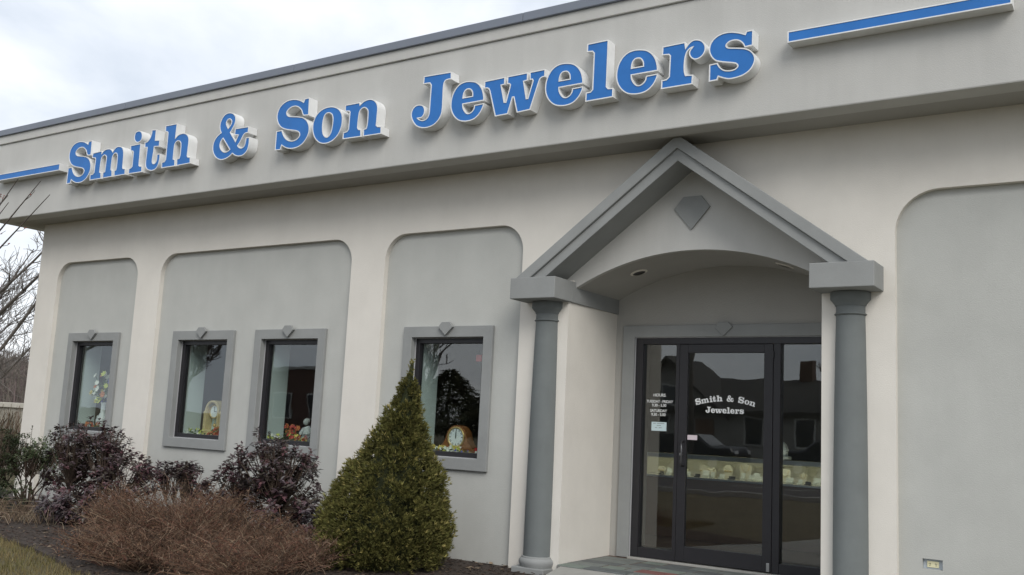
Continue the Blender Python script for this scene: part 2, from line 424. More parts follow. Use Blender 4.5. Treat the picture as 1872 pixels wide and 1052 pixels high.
for sx in (-1, 1):
    th = sx*math.asin(.71/R_); c = Vector((GX+R_*math.sin(th), .50, ZC+R_*math.cos(th))); nd = Vector((-math.sin(th), 0, -math.cos(th)))
    u = Vector((0, 1, 0)); w = nd.cross(u)
    rb = MB(); k = 20
    for q in range(k):
        a, b = 2*PI*q/k, 2*PI*(q+1)/k
        def P(r, an, d): return c+nd*d+u*(r*math.cos(an))+w*(r*math.sin(an))
        rb.face([P(.085, a, .004), P(.085, b, .004), P(.062, b, .010), P(.062, a, .010)])
        rb.face([P(.085, a, -.01), P(.085, b, -.01), P(.085, b, .004), P(.085, a, .004)])
    dl = rb.build('downlight', 'lamp_can', STORE, smooth=True)
    db = MB().face([c+nd*.005+u*(.062*math.cos(2*PI*q/k))+w*(.062*math.sin(2*PI*q/k)) for q in range(k)]); db.build('downlight_bulb', 'lamp_dark', dl)

# imposts and engaged columns
CZ0, CZ1 = 2.404, 2.603
imp = MB().box(-.911, -.4225, -.309, .03, CZ0, CZ1).build('impost', 'trim_stucco', STORE, bevel=.006)
MB().box(-.5, -.4225, .0305, .995, CZ0, CZ1).build('cornice', 'trim_stucco', imp, bevel=.004)
imp = MB().box(1.9045, 2.400, -.309, .03, CZ0, CZ1).build('impost', 'trim_stucco', STORE, bevel=.006)
MB().box(1.9045, 1.98, .0305, .995, CZ0, CZ1).build('cornice', 'trim_stucco', imp, bevel=.004)
for cx in (-.667, 2.149):
    sh = [(.1335, .045), (.1335, .35), (.131, .9), (.125, 1.5), (.116, 2.05), (.112, 2.215)]
    col = MB().lathe(sh, cx, 0, 0, 40, PI, 2*PI).build('column', 'column_paint', STORE, smooth=True)
    cap = [(.112, 2.2145), (.120, 2.217), (.1275, 2.224), (.120, 2.232), (.113, 2.235), (.113, 2.290), (.120, 2.292), (.122, 2.302), (.136, 2.318), (.152, 2.338), (.156, 2.345), (.157, 2.40), (.0, 2.4035)]
    MB().lathe(cap, cx, 0, 0, 40, PI, 2*PI).build('capital', 'column_paint', col, smooth=True, auto=True)
    bs = [(.134, .050), (.146, .046), (.148, .034), (.158, .030), (.170, .014), (.172, -.006), (.164, -.028), (.158, -.044), (.0, -.045)]
    MB().lathe(bs, cx, 0, 0, 40, PI, 2*PI).build('column_base', 'trim_stucco', col, smooth=True, auto=True)
    MB().box(cx-.172, cx+.172, -.176, -.0005, -.15, -.0452).build('plinth', 'trim_stucco', col, bevel=.008)

# windows
def small_diamond(cx, zt, y0, y1, s=1.):
    w, h = .085*s, .125*s
    return MB().prism([[(cx-w, zt-.045*s), (cx-w*.55, zt), (cx+w*.55, zt), (cx+w, zt-.045*s), (cx, zt-h)]], y0, y1)
for i, x in enumerate(WIN):
    a, b, z0, z1 = x+FL, x+WW-FL, WZ0+FL, WZ1-FL
    fw = .056
    wf = MB().prism([rect(a+.002, b-.002, z0+.002, z1-.002), rect(a+fw, b-fw, z0+fw, z1-fw)], .102, .17)
    wo_ = wf.build('window', 'dark_frame', STORE, bevel=.003)
    tr_ = MB().prism([rect(x, x+WW, WZ0, WZ1), rect(a, b, z0, z1)], .025, .0597)
    tr_.prism([rect(a-.011, b+.011, z0-.011, z1+.011), rect(a, b, z0, z1)], .0600, .2, back=False)
    MB.build(tr_, 'window_trim', 'trim_stucco', wo_, bevel=.004)
    MB().prism([rect(a+.0005, b-.0005, z0+.0005, z1-.0005), rect(a+.007, b-.007, z0+.007, z1-.007)], .094, .1015).build('seal', 'seal_light', wo_)
    MB().box(a+fw-.008, b-fw+.008, .138, .144, z0+fw-.008, z1-fw+.008).build('pane', 'storefront_glass', wo_)
    small_diamond((a+b)/2, WZ1+.038, -.008, .0247, 1.08).build('diamond_ornament', 'trim_stucco', wo_, bevel=.003)
    MB().box(a-.01, b+.01, .2205, .80, z0-.02, z0+.028).build('display_sill', 'white_paint', wo_)
    MB().box(a+.012, a+.03, .2205, .47, z0+.0285, z1+.06).build('display_panel', 'pale_panel', wo_)

# entrance: trim, frame, side lights and door
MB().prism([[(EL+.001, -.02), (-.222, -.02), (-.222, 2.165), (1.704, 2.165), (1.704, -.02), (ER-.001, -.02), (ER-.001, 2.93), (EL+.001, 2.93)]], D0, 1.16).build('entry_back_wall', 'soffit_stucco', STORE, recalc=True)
et = MB().prism([[(-.352, .003), (-.222, .003), (-.222, 2.165), (1.704, 2.165), (1.704, .003), (1.834, .003), (1.834, 2.282), (-.352, 2.282)]], .966, .9957)
et = et.build('entry_trim', 'trim_stucco', STORE, bevel=.005)
small_diamond(GX-.02, 2.302, .945, .9657, 1.05).build('diamond_ornament', 'trim_stucco', et, bevel=.003)
MB().box(-.222, 1.704, .94, 1.12, -.008, .016).build('threshold', 'concrete', STORE, bevel=.004)
fr = MB().box(-.2215, -.140, 1.0, 1.10, .0165, 2.1645).box(1.640, 1.7035, 1.0, 1.10, .0165, 2.1645)
fr.box(-.1399, 1.6399, 1.0, 1.10, 2.098, 2.1645).box(.220, .256, 1.0, 1.10, .0165, 2.0979).box(1.196, 1.262, 1.0, 1.10, .0165, 2.0979)
fr.box(-.1399, .2199, 1.004, 1.098, .0165, .11).box(1.2621, 1.6399, 1.004, 1.098, .0165, .11)
frame = fr.build('entry_frame', 'dark_frame', STORE, bevel=.003)
MB().prism([rect(-.2218, 1.7038, .0164, 2.1648), rect(-.2155, 1.6975, .0164, 2.1585)], .988, .9995).build('seal', 'seal_light', frame)
side_l = MB().box(-.148, .228, 1.047, 1.053, .10, 2.105).build('pane', 'storefront_glass', frame)
side_r = MB().box(1.254, 1.648, 1.047, 1.053, .10, 2.105).build('pane', 'storefront_glass', frame)
dr = MB().box(.260, .345, .997, 1.045, .024, 2.094).box(1.107, 1.192, .997, 1.045, .024, 2.094).box(.3451, 1.1069, .998, 1.044, 2.012, 2.094).box(.3451, 1.1069, .998, 1.044, .024, .165)
door = dr.build('door', 'dark_frame', STORE, bevel=.003)
MB().box(.338, 1.114, 1.016, 1.022, .158, 2.019).build('pane', 'storefront_glass', door)
hp = [(.318, .996, 1.155), (.318, .955, 1.15), (.322, .935, 1.11), (.330, .93, 1.035), (.322, .935, .96), (.318, .955, .925), (.318, .996, .92)]
MB().tube(hp, .011, 10).build('door_handle', 'handle_metal', door, smooth=True)
MB().lathe([(.0, .0), (.016, .0), (.016, .004)], 0, 0, 0, 16)
lk = MB(); k = 16
lk.tube([(.300, .996, 1.03), (.300, .988, 1.03)], .017, 16); lk.build('lock_cylinder', 'metal_bright', door)
MB().box(1.150, 1.178, .990, .9965, .028, .105).build('pivot_plate', 'metal_bright', door, bevel=.002)
MB().box(1.180, 1.202, .985, .9965, 1.96, 2.03).build('hinge', 'dark_frame', door, bevel=.002)
MB().box(-.045, .115, 1.043, 1.0462, 1.243, 1.330).build('paper_notice', 'paper_blue', frame)
nl = MB()
for zc, xa, xb in ((1.316, -.028, .005), (1.316, .014, .094), (1.296, .012, .060), (1.274, -.005, .020), (1.274, .035, .068)):
    k = int((xb-xa)/.008)
    for q in range(k): nl.box(xa+q*.008, xa+q*.008+.0055, 1.0422, 1.0429, zc-.003, zc+.003)
nl.build('notice_writing', 'paper_ink', frame)['kind'] = 'stuff'
MB().box(.352, .452, 1.0125, 1.0155, 1.172, 1.218).build('door_sticker', 'paper_pink', door)

# room behind the glass
MB().box(XL+.251, XR-.251, .221, 6.4, -.14, -.002).build('room_floor', 'room_floor', STORE)
MB().box(XL+.251, XR-.251, 6.4, 6.5, -.14, 2.85).build('room_wall', 'room_wall', STORE)
MB().box(XL+.251, XR-.251, 1.21, 6.5, 2.85, 2.95).build('room_ceiling', 'room_ceiling', STORE)
MB().box(XL+.251, EL-.13, .221, 1.2, 2.85, 2.95).build('room_ceiling', 'room_ceiling', STORE)
MB().box(XL+.252, XL+.27, .23, 6.39, 0, 2.84).build('room_wall', 'room_wall', STORE)
MB().box(-.62, -.58, 1.21, 2.1, 0, 2.84).build('room_partition', 'room_wall', STORE)
# wall outlet
oc = MB().box(OX0+.001, OX1-.001, .09, .10, OZ0+.001, OZ1-.001).build('outlet_box', 'outlet_cover', STORE)
MB().box(OX0+.028, OX1-.03, .082, .0895, OZ0+.012, OZ1-.016).build('outlet', 'outlet_ivory', oc, bevel=.002)
sl_ = MB()
for cx in (2.702, 2.745):
    sl_.box(cx-.006, cx-.003, .0805, .0818, .352, .362).box(cx+.004, cx+.007, .0805, .0818, .352, .362).box(cx-.002, cx+.003, .0805, .0818, .342, .347)
sl_.build('outlet_slots', 'dial_black', oc)['kind'] = 'stuff'

GLYPHS = {
 'S': (-3.921, [
  [(0.491,0.549),(0.498,0.348),(0.415,0.355),(0.397,0.382,1),(0.378,0.420,1),(0.332,0.459,1),(0.283,0.477,1),(0.221,0.474,1),(0.167,0.445,1),(0.157,0.416,1),(0.184,0.385,1),(0.238,0.371,1),(0.312,0.360,1),(0.386,0.344,1),(0.429,0.328,1),(0.478,0.291,1),(0.515,0.233,1),(0.525,0.171,1),(0.512,0.120,1),(0.486,0.078,1),(0.440,0.034,1),(0.372,0.005,1),(0.280,-0.002,1),(0.195,0.014,1),(0.117,0.053),(0.102,0.006),(0.013,0.009),(0.012,0.230),(0.102,0.232),(0.120,0.196,1),(0.145,0.157,1),(0.189,0.117,1),(0.259,0.091,1),(0.331,0.097,1),(0.374,0.126,1),(0.375,0.160,1),(0.342,0.186,1),(0.278,0.203,1),(0.203,0.219,1),(0.127,0.242,1),(0.065,0.277,1),(0.022,0.329,1),(0.000,0.395,1),(0.011,0.463,1),(0.053,0.520,1),(0.122,0.557,1),(0.205,0.569,1),(0.290,0.559,1),(0.354,0.538,1),(0.403,0.512),(0.420,0.548)],
 ]),
 'm': (-7.331, [
  [(0.012,0.372),(0.213,0.381),(0.213,0.349),(0.230,0.365,1),(0.276,0.389,1),(0.346,0.393,1),(0.404,0.377,1),(0.442,0.342),(0.470,0.373,1),(0.519,0.398,1),(0.573,0.398,1),(0.630,0.378,1),(0.663,0.337,1),(0.677,0.288,1),(0.683,0.192,1),(0.686,0.107),(0.697,0.095),(0.743,0.086),(0.750,0.010),(0.519,0.009),(0.511,0.085),(0.545,0.092),(0.551,0.118),(0.546,0.255,1),(0.535,0.294,1),(0.507,0.313,1),(0.471,0.301,1),(0.450,0.266,1),(0.445,0.109),(0.471,0.086),(0.481,0.009),(0.283,0.007),(0.275,0.082),(0.312,0.092),(0.316,0.267,1),(0.303,0.299,1),(0.273,0.313,1),(0.236,0.300,1),(0.215,0.264,1),(0.209,0.099),(0.238,0.085),(0.252,0.007),(0.007,0.006),(0.000,0.083),(0.063,0.088),(0.082,0.106),(0.085,0.279),(0.073,0.298),(0.007,0.307)],
 ]),
 'i': (-6.533, [
  [(0.000,0.380),(0.208,0.382),(0.217,0.103),(0.230,0.091),(0.279,0.084),(0.287,0.007),(0.015,0.009),(0.014,0.076),(0.059,0.088),(0.074,0.103),(0.070,0.288),(0.055,0.300),(0.012,0.308)],
  [(0.149,0.554,1),(0.200,0.528,1),(0.223,0.478,1),(0.211,0.425,1),(0.164,0.401,1),(0.111,0.408,1),(0.067,0.450,1),(0.059,0.498,1),(0.083,0.543,1)],
 ]),
 't': (-6.249, [
  [(0.114,0.536),(0.207,0.527),(0.208,0.391),(0.297,0.381),(0.297,0.298),(0.201,0.306),(0.195,0.214,1),(0.189,0.126,1),(0.209,0.095,1),(0.244,0.097,1),(0.264,0.127,1),(0.262,0.206),(0.327,0.205),(0.331,0.146,1),(0.317,0.076,1),(0.285,0.027,1),(0.224,0.004,1),(0.147,0.012,1),(0.081,0.045,1),(0.056,0.104,1),(0.055,0.203,1),(0.058,0.311),(0.006,0.317),(0.000,0.388),(0.055,0.396,1),(0.099,0.438,1),(0.117,0.489,1)],
 ]),
 'h': (-5.877, [
  [(0.005,0.552),(0.227,0.551),(0.223,0.376),(0.275,0.405,1),(0.348,0.414,1),(0.413,0.398,1),(0.461,0.360,1),(0.479,0.309,1),(0.478,0.203,1),(0.475,0.120),(0.487,0.105),(0.535,0.097),(0.541,0.020),(0.288,0.014),(0.280,0.100),(0.325,0.108),(0.335,0.142),(0.331,0.277,1),(0.310,0.312,1),(0.271,0.324,1),(0.236,0.310,1),(0.220,0.276,1),(0.218,0.109),(0.252,0.096),(0.263,0.014),(0.006,0.016),(0.000,0.090),(0.053,0.096),(0.069,0.118),(0.064,0.450),(0.053,0.466),(0.011,0.476)],
 ]),
 '&': (-4.958, [
  [(0.249,0.558,1),(0.315,0.535,1),(0.355,0.491,1),(0.362,0.436,1),(0.340,0.381,1),(0.291,0.312),(0.388,0.198),(0.423,0.263),(0.357,0.275),(0.364,0.350),(0.593,0.347),(0.593,0.270),(0.546,0.269,1),(0.514,0.246,1),(0.480,0.190,1),(0.436,0.138),(0.461,0.117,1),(0.496,0.106,1),(0.532,0.116,1),(0.551,0.154,1),(0.558,0.217),(0.619,0.220),(0.624,0.139,1),(0.605,0.067,1),(0.554,0.020,1),(0.489,0.007,1),(0.421,0.018,1),(0.354,0.053),(0.314,0.027,1),(0.249,0.004,1),(0.171,-0.001,1),(0.088,0.028,1),(0.026,0.087,1),(0.000,0.152,1),(0.007,0.227,1),(0.053,0.290,1),(0.122,0.330),(0.095,0.382,1),(0.092,0.444,1),(0.123,0.509,1),(0.176,0.550,1)],
  [(0.250,0.477,1),(0.288,0.449,1),(0.283,0.412,1),(0.244,0.371),(0.214,0.414,1),(0.209,0.453,1)],
  [(0.169,0.254),(0.298,0.109),(0.257,0.091,1),(0.208,0.093,1),(0.160,0.123,1),(0.131,0.171,1),(0.137,0.218,1)],
 ]),
 'o': (-3.353, [
  [(0.245,0.401,1),(0.318,0.385,1),(0.385,0.345,1),(0.426,0.286,1),(0.438,0.212,1),(0.428,0.142,1),(0.389,0.069,1),(0.323,0.018,1),(0.239,-0.005,1),(0.142,0.007,1),(0.065,0.056,1),(0.017,0.129,1),(0.000,0.210,1),(0.016,0.287,1),(0.066,0.354,1),(0.150,0.393,1)],
  [(0.220,0.331,1),(0.266,0.314,1),(0.290,0.268,1),(0.291,0.184,1),(0.275,0.108,1),(0.239,0.070,1),(0.199,0.078,1),(0.166,0.122,1),(0.154,0.202,1),(0.162,0.279,1),(0.182,0.319,1)],
 ]),
 'n': (-2.896, [
  [(0.002,0.386),(0.209,0.387),(0.215,0.361),(0.262,0.390,1),(0.321,0.403,1),(0.382,0.394,1),(0.437,0.355,1),(0.463,0.299,1),(0.465,0.205,1),(0.461,0.107),(0.477,0.092),(0.529,0.084),(0.533,0.005),(0.286,0.007),(0.283,0.085),(0.320,0.091),(0.328,0.119),(0.328,0.259,1),(0.312,0.297,1),(0.272,0.317,1),(0.232,0.302,1),(0.213,0.264,1),(0.205,0.112),(0.218,0.095),(0.253,0.087),(0.260,0.008),(0.000,0.013),(0.001,0.085),(0.054,0.093),(0.071,0.111),(0.074,0.295),(0.066,0.307),(0.005,0.316)],
 ]),
 'J': (-1.986, [
  [(0.136,0.535),(0.481,0.527),(0.487,0.447),(0.437,0.450,1),(0.407,0.436,1),(0.396,0.389,1),(0.397,0.257,1),(0.395,0.127,1),(0.366,0.062,1),(0.311,0.014,1),(0.237,-0.007,1),(0.152,-0.003,1),(0.072,0.032,1),(0.020,0.095,1),(0.000,0.154,1),(0.015,0.208,1),(0.055,0.241,1),(0.107,0.245,1),(0.151,0.227,1),(0.176,0.185,1),(0.171,0.137,1),(0.143,0.106,1),(0.096,0.104),(0.124,0.087,1),(0.163,0.077,1),(0.204,0.091,1),(0.227,0.129,1),(0.230,0.212,1),(0.233,0.428),(0.215,0.449),(0.133,0.452)],
 ]),
 'w': (-1.102, [
  [(0.000,0.365),(0.238,0.370),(0.240,0.295),(0.201,0.292),(0.244,0.124),(0.258,0.122),(0.299,0.279),(0.290,0.291),(0.263,0.294),(0.264,0.370),(0.492,0.373),(0.493,0.295),(0.453,0.290),(0.490,0.123),(0.502,0.123),(0.549,0.283),(0.541,0.295),(0.514,0.297),(0.511,0.373),(0.681,0.375),(0.682,0.300),(0.653,0.300),(0.631,0.288),(0.619,0.261),(0.536,0.006),(0.389,-0.002),(0.345,0.153),(0.335,0.154),(0.289,-0.001),(0.144,-0.005),(0.066,0.256),(0.053,0.281),(0.036,0.289),(0.001,0.291)],
 ]),
 'l': (0.009, [
  [(0.001,0.537),(0.216,0.539),(0.214,0.107),(0.230,0.089),(0.280,0.084),(0.279,0.001),(0.003,-0.003),(0.005,0.082),(0.052,0.085),(0.069,0.104),(0.071,0.437),(0.056,0.454),(0.000,0.460)],
 ]),
 'e': (0.311, [
  [(0.241,0.390,1),(0.295,0.372,1),(0.343,0.333,1),(0.377,0.280,1),(0.396,0.215,1),(0.399,0.172),(0.152,0.170),(0.157,0.137,1),(0.180,0.097,1),(0.210,0.073,1),(0.246,0.075,1),(0.277,0.101,1),(0.287,0.143),(0.401,0.147),(0.391,0.105,1),(0.358,0.050,1),(0.306,0.008,1),(0.242,-0.008,1),(0.171,-0.005,1),(0.105,0.016,1),(0.046,0.067,1),(0.010,0.132,1),(0.000,0.202,1),(0.014,0.279,1),(0.051,0.344,1),(0.104,0.384,1),(0.169,0.398,1)],
  [(0.151,0.238),(0.257,0.239),(0.251,0.279,1),(0.232,0.305,1),(0.208,0.313,1),(0.178,0.308,1),(0.158,0.281,1)],
 ]),
 'r': (0.743, [
  [(0.003,0.380),(0.212,0.384),(0.218,0.337),(0.243,0.366,1),(0.276,0.387,1),(0.315,0.388,1),(0.359,0.369,1),(0.388,0.331,1),(0.395,0.286,1),(0.379,0.246,1),(0.346,0.219,1),(0.302,0.213,1),(0.268,0.233,1),(0.248,0.269,1),(0.253,0.301,1),(0.273,0.323),(0.241,0.303,1),(0.223,0.268,1),(0.213,0.204,1),(0.214,0.127,1),(0.224,0.092),(0.289,0.085),(0.284,0.003),(0.000,0.002),(0.002,0.080),(0.047,0.083),(0.069,0.102),(0.074,0.283),(0.063,0.296),(0.000,0.301)],
 ]),
 's': (1.167, [
  [(0.377,0.382),(0.376,0.247),(0.304,0.244),(0.291,0.274,1),(0.265,0.302,1),(0.227,0.317,1),(0.182,0.314,1),(0.156,0.296,1),(0.154,0.279,1),(0.174,0.266,1),(0.240,0.253,1),(0.309,0.236,1),(0.354,0.211,1),(0.386,0.171,1),(0.396,0.124,1),(0.381,0.076,1),(0.351,0.038,1),(0.301,0.009,1),(0.239,-0.004,1),(0.176,-0.005,1),(0.124,0.012,1),(0.088,0.029),(0.077,0.002),(0.004,0.000),(0.005,0.147),(0.077,0.151),(0.095,0.118,1),(0.128,0.086,1),(0.169,0.072,1),(0.215,0.072,1),(0.243,0.087,1),(0.245,0.104,1),(0.225,0.120,1),(0.156,0.139,1),(0.098,0.155,1),(0.050,0.178,1),(0.014,0.225,1),(0.000,0.280,1),(0.015,0.336,1),(0.058,0.378,1),(0.116,0.399,1),(0.180,0.400,1),(0.249,0.383,1),(0.307,0.358),(0.318,0.381)],
 ]),
}

# ------------------------------------------------------------------ channel letters
def sample(cont, sub=5):
    n = len(cont); out = []
    def pt(i): return Vector(cont[i % n][:2])
    def smooth(i): return len(cont[i % n]) > 2
    for i in range(n):
        p0, p1 = pt(i), pt(i+1)
        if not smooth(i) and not smooth(i+1): out.append(p0); continue
        t0 = (pt(i+1)-pt(i-1))*.5 if smooth(i) else None
        t1 = (pt(i+2)-pt(i))*.5 if smooth(i+1) else None
        d = p1-p0
        if t0 is not None and t0.length > 1e-9: t0 = t0*min(1.6, d.length/t0.length)
        if t1 is not None and t1.length > 1e-9: t1 = t1*min(1.6, d.length/t1.length)
        if t0 is None: t0 = d*1.5-t1*.5
        if t1 is None: t1 = d*1.5-t0*.5
        for k in range(sub):
            s = k/sub
            out.append((2*s**3-3*s*s+1)*p0+(s**3-2*s*s+s)*t0+(-2*s**3+3*s*s)*p1+(s**3-s*s)*t1)
    return out
def area(l): return .5*sum(l[i].x*l[(i+1) % len(l)].y-l[(i+1) % len(l)].x*l[i].y for i in range(len(l)))
def inside(p, l):
    c = False
    for i in range(len(l)):
        a, b = l[i], l[i-1]
        if (a.y > p.y) != (b.y > p.y) and p.x < (b.x-a.x)*(p.y-a.y)/(b.y-a.y)+a.x: c = not c
    return c
def inset(l, d):
    """move every edge of a counter-clockwise loop inwards by d (a clockwise hole grows)"""
    n = len(l); out = []
    for i in range(n):
        e0 = l[i]-l[i-1]; e1 = l[(i+1) % n]-l[i]
        n0 = Vector((-e0.y, e0.x)).normalized(); n1 = Vector((-e1.y, e1.x)).normalized()
        m = n0+n1
        if m.length < .2: m = n0
        m.normalize(); k = d/max(.45, m.dot(n0)); out.append(l[i]+m*k)
    return out
def shapes(ch, sub=5):
    """[(outer, holes)] with outer counter-clockwise and holes clockwise"""
    ls = [sample(c, sub) for c in GLYPHS[ch][1]]
    outs = []; holes = []
    for i, l in enumerate(ls):
        if any(j != i and inside(l[0], ls[j]) for j in range(len(ls))): holes.append(l if area(l) < 0 else l[::-1])
        else: outs.append(l if area(l) > 0 else l[::-1])
    return [(o, [h for h in holes if inside(h[0], o)]) for o in outs]
YL, BASE, RIM = -.643, 4.10, .0095
def letter(ch, x, label):
    T = thing('sign_letter', label, 'sign letter', (x+.25, FY, BASE), 'blue letters of the shop sign')
    ret, face = MB(), MB()
    for o, hs in shapes(ch):
        loops = [o]+hs
        ins = [inset(l, RIM) for l in loops]
        X = lambda p: (x+p.x, BASE+p.y)
        for l, q in zip(loops, ins):
            n = len(l)
            for k in range(n):
                a, b, c, d = l[k], l[(k+1) % n], q[(k+1) % n], q[k]
                A, B, C_, D_ = X(a), X(b), X(c), X(d)
                ret.face([(A[0], FY-.002, A[1]), (B[0], FY-.002, B[1]), (B[0], YL, B[1]), (A[0], YL, A[1])])
                ret.face([(A[0], YL, A[1]), (B[0], YL, B[1]), (C_[0], YL, C_[1]), (D_[0], YL, D_[1])])
                ret.face([(D_[0], YL, D_[1]), (C_[0], YL, C_[1]), (C_[0], YL+.007, C_[1]), (D_[0], YL+.007, D_[1])])
        tris = tessellate_polygon([[Vector((p.x, p.y, 0)) for p in l] for l in ins])
        flat = [p for l in ins for p in l]; i = len(face.v)
        face.v += [(x+p.x, YL+.005, BASE+p.y) for p in flat]
        for t in tris: face.f.append(tuple(i+k for k in t)); face.c.append(None)
    ret.build('letter_return', 'letter_white', T, recalc=True)
    face.build('letter_face', 'letter_blue', T, recalc=True)
ex = GLYPHS['e'][0]
for ch, x, lab in (('S', -7.853, 'blue sign letter S beginning the word Smith'), ('m', None, 'blue sign letter m in Smith'), ('i', None, 'blue sign letter i in Smith with its dot'),
                   ('t', None, 'blue sign letter t in Smith'), ('h', None, 'blue sign letter h ending the word Smith'), ('&', None, 'blue ampersand between the words Smith and Son'),
                   ('S', None, 'blue sign letter S beginning the word Son'), ('o', None, 'blue sign letter o in Son'), ('n', None, 'blue sign letter n ending the word Son'),
                   ('J', None, 'blue sign letter J beginning the word Jewelers'), ('e', ex-1.804, 'blue sign letter e directly after the J'), ('w', None, 'blue sign letter w in Jewelers'),
                   ('e', ex-.726, 'blue sign letter e between the w and the l'), ('l', None, 'blue sign letter l in Jewelers'), ('e', ex, 'blue sign letter e between the l and the r'),
                   ('r', None, 'blue sign letter r in Jewelers'), ('s', None, 'blue sign letter s ending the word Jewelers')):
    letter(ch, GLYPHS[ch][0] if x is None else x, lab)
def sign_bar(x0, x1, label):
    T = thing('sign_bar', label, 'sign bar', ((x0+x1)/2, FY, 4.32), 'blue bars flanking the shop sign')
    z0, z1 = 4.318, 4.412
    b = MB().prism([rect(x0, x1, z0, z1), rect(x0+RIM, x1-RIM, z0+RIM, z1-RIM)], YL, YL+.008, back=False)
    b.box(x0, x1, YL+.008, FY-.002, z0, z1); b.build('bar_return', 'letter_white', T)
    MB().box(x0+RIM, x1-RIM, YL+.004, YL+.007, z0+RIM, z1-RIM).build('bar_face', 'letter_blue', T)
sign_bar(-9.63, -8.04, 'long blue bar mounted before the word Smith'); sign_bar(1.823, 3.413, 'long blue bar mounted after the word Jewelers')

# lettering on the door glass: the same alphabet, small and white
def flat_text(items, y, parent, name, m):
    for ch, place in items:
        b = MB()
        for o, hs in shapes(ch, 3):
            loops = [o]+hs; flat = [p for l in loops for p in l]; i = len(b.v)
            tris = tessellate_polygon([[Vector((p.x, p.y, 0)) for p in l] for l in loops])
            for p in flat: q = place(p); b.v.append((q[0], y, q[1]))
            for t in tris: b.f.append(tuple(i+k for k in t)); b.c.append(None)
        b.build(name, m, parent, recalc=True)
K = .1075; RA = 1.0; CX, CZ = .725, 1.548
def arcplace(x0):
    def f(p):
        s = (x0+p.x-(-5.108))*K; th = s/RA; r = RA+p.y*K
        # the foot of every letter rides on the arc
        return (CX+r*math.sin(th), CZ-RA+r*math.cos(th))
    return f
flat_text([(c, arcplace(GLYPHS[c][0] if xx is None else xx)) for c, xx in (('S', -7.853), ('m', None), ('i', None), ('t', None), ('h', None), ('&', None), ('S', None), ('o', None), ('n', None))], 1.0148, door, 'door_letter', 'vinyl_white')
def lineplace(x0):
    def f(p): return (.722+(x0+p.x-(-.212))*K, 1.437+p.y*K)
    return f
flat_text([(c, lineplace(GLYPHS[c][0] if xx is None else xx)) for c, xx in (('J', None), ('e', ex-1.804), ('w', None), ('e', ex-.726), ('l', None), ('e', None), ('r', None), ('s', None))], 1.0148, door, 'door_letter', 'vinyl_white')
def sans(lines, y, parent, name, m):
    b = MB()
    for txt, cx, z, size in lines:
        cu = bpy.data.curves.new('text', 'FONT'); cu.body = txt; cu.size = size; cu.align_x = 'CENTER'; cu.resolution_u = 2; cu.offset = size*.018; cu.space_character = .92
        o = bpy.data.objects.new('text', cu); C.objects.link(o)
        dg = bpy.context.evaluated_depsgraph_get(); me = bpy.data.meshes.new_from_object(o.evaluated_get(dg))
        i = len(b.v); b.v += [(cx+v.co.x, y, z+v.co.y) for v in me.vertices]
        for p in me.polygons: b.f.append(tuple(i+k for k in p.vertices)); b.c.append(None)
        bpy.data.objects.remove(o); bpy.data.meshes.remove(me)
    return b.build(name, m, parent, recalc=True)
sans([('HOURS.', .035, 1.581, .042), ('TUESDAY - FRIDAY', .035, 1.520, .036), ('9.30 - 5.30', .030, 1.481, .040), ('SATURDAY', .025, 1.428, .038), ('9.30 - 5.00', .025, 1.390, .040)], 1.0452, frame, 'hours_lettering', 'vinyl_white')['kind'] = 'stuff'

# ------------------------------------------------------------------ things on show behind the glass
SZ = WZ0+FL+.029                                             # top of the window display sills
def blossom(b, c, r, petals=6, tilt=None):
    n = tilt or Vector((rnd.uniform(-.5, .5), -1, rnd.uniform(-.1, .8))).normalized()
    u = n.cross(Vector((0, 0, 1))).normalized(); w = n.cross(u)
    for k in range(petals):
        a = 2*PI*k/petals; d = u*math.cos(a)+w*math.sin(a); s = n.cross(d)
        b.leaf(c, (d+n*.35).normalized(), s, r, r*.75, None, .2)
def plant(name, label, c, cols, n, spread, h, leafn=30, br=.035):
    T = thing(name, label, 'flowers', c, 'small flowers on the window sills')
    lf = MB(); c = Vector(c)
    for k in range(leafn):
        p = c+Vector((rnd.uniform(-spread, spread), rnd.uniform(-.05, .05), rnd.uniform(0, h*.7)))
        d = rdir(-.1, .9); lf.leaf(p, d, d.cross(rdir()).normalized(), rnd.uniform(.03, .055), .022, None)
    for k in range(4):
        x = rnd.uniform(-spread, spread)*.6; lf.tube([c+Vector((x*.4, 0, 0)), c+Vector((x, 0, h*.8))], .003, 4)
    lf.build('leaves', 'leaf_green', T)
    for q, m in enumerate(cols):
        b = MB()
        for k in range(max(1, int(1.7*n/len(cols)))):
            blossom(b, c+Vector((rnd.uniform(-spread, spread), rnd.uniform(-.06, .02), h*rnd.uniform(.3, 1))), br*rnd.uniform(.5, .95))
        b.build('blossoms', m, T)
    return T
# first window: porcelain vase with a tall bouquet
vx, vy = -7.98, .36
V = thing('flower_vase', 'white porcelain vase of mixed flowers in the window nearest the corner', 'vase', (vx, vy, SZ))
prof = [(.0, .0), (.055, .0), (.05, .02), (.075, .07), (.085, .12), (.06, .17), (.035, .22), (.034, .33), (.048, .36), (.045, .362), (.03, .33), (.0, .30)]
MB().lathe(prof, vx, vy, SZ, 24).build('vase_body', 'porcelain', V, smooth=True)
for s in (-1, 1):
    MB().tube([(vx+s*.05, vy, SZ+.18), (vx+s*.10, vy-.01, SZ+.17), (vx+s*.12, vy-.01, SZ+.12), (vx+s*.10, vy, SZ+.06), (vx+s*.075, vy, SZ+.05)], .010, 8).build('vase_handle', 'porcelain', V, smooth=True)
sb_ = MB(); lf = MB(); fl = {'petal_white': MB(), 'petal_yellow': MB(), 'petal_lime': MB(), 'petal_blue': MB(), 'petal_orange': MB()}
heads = []
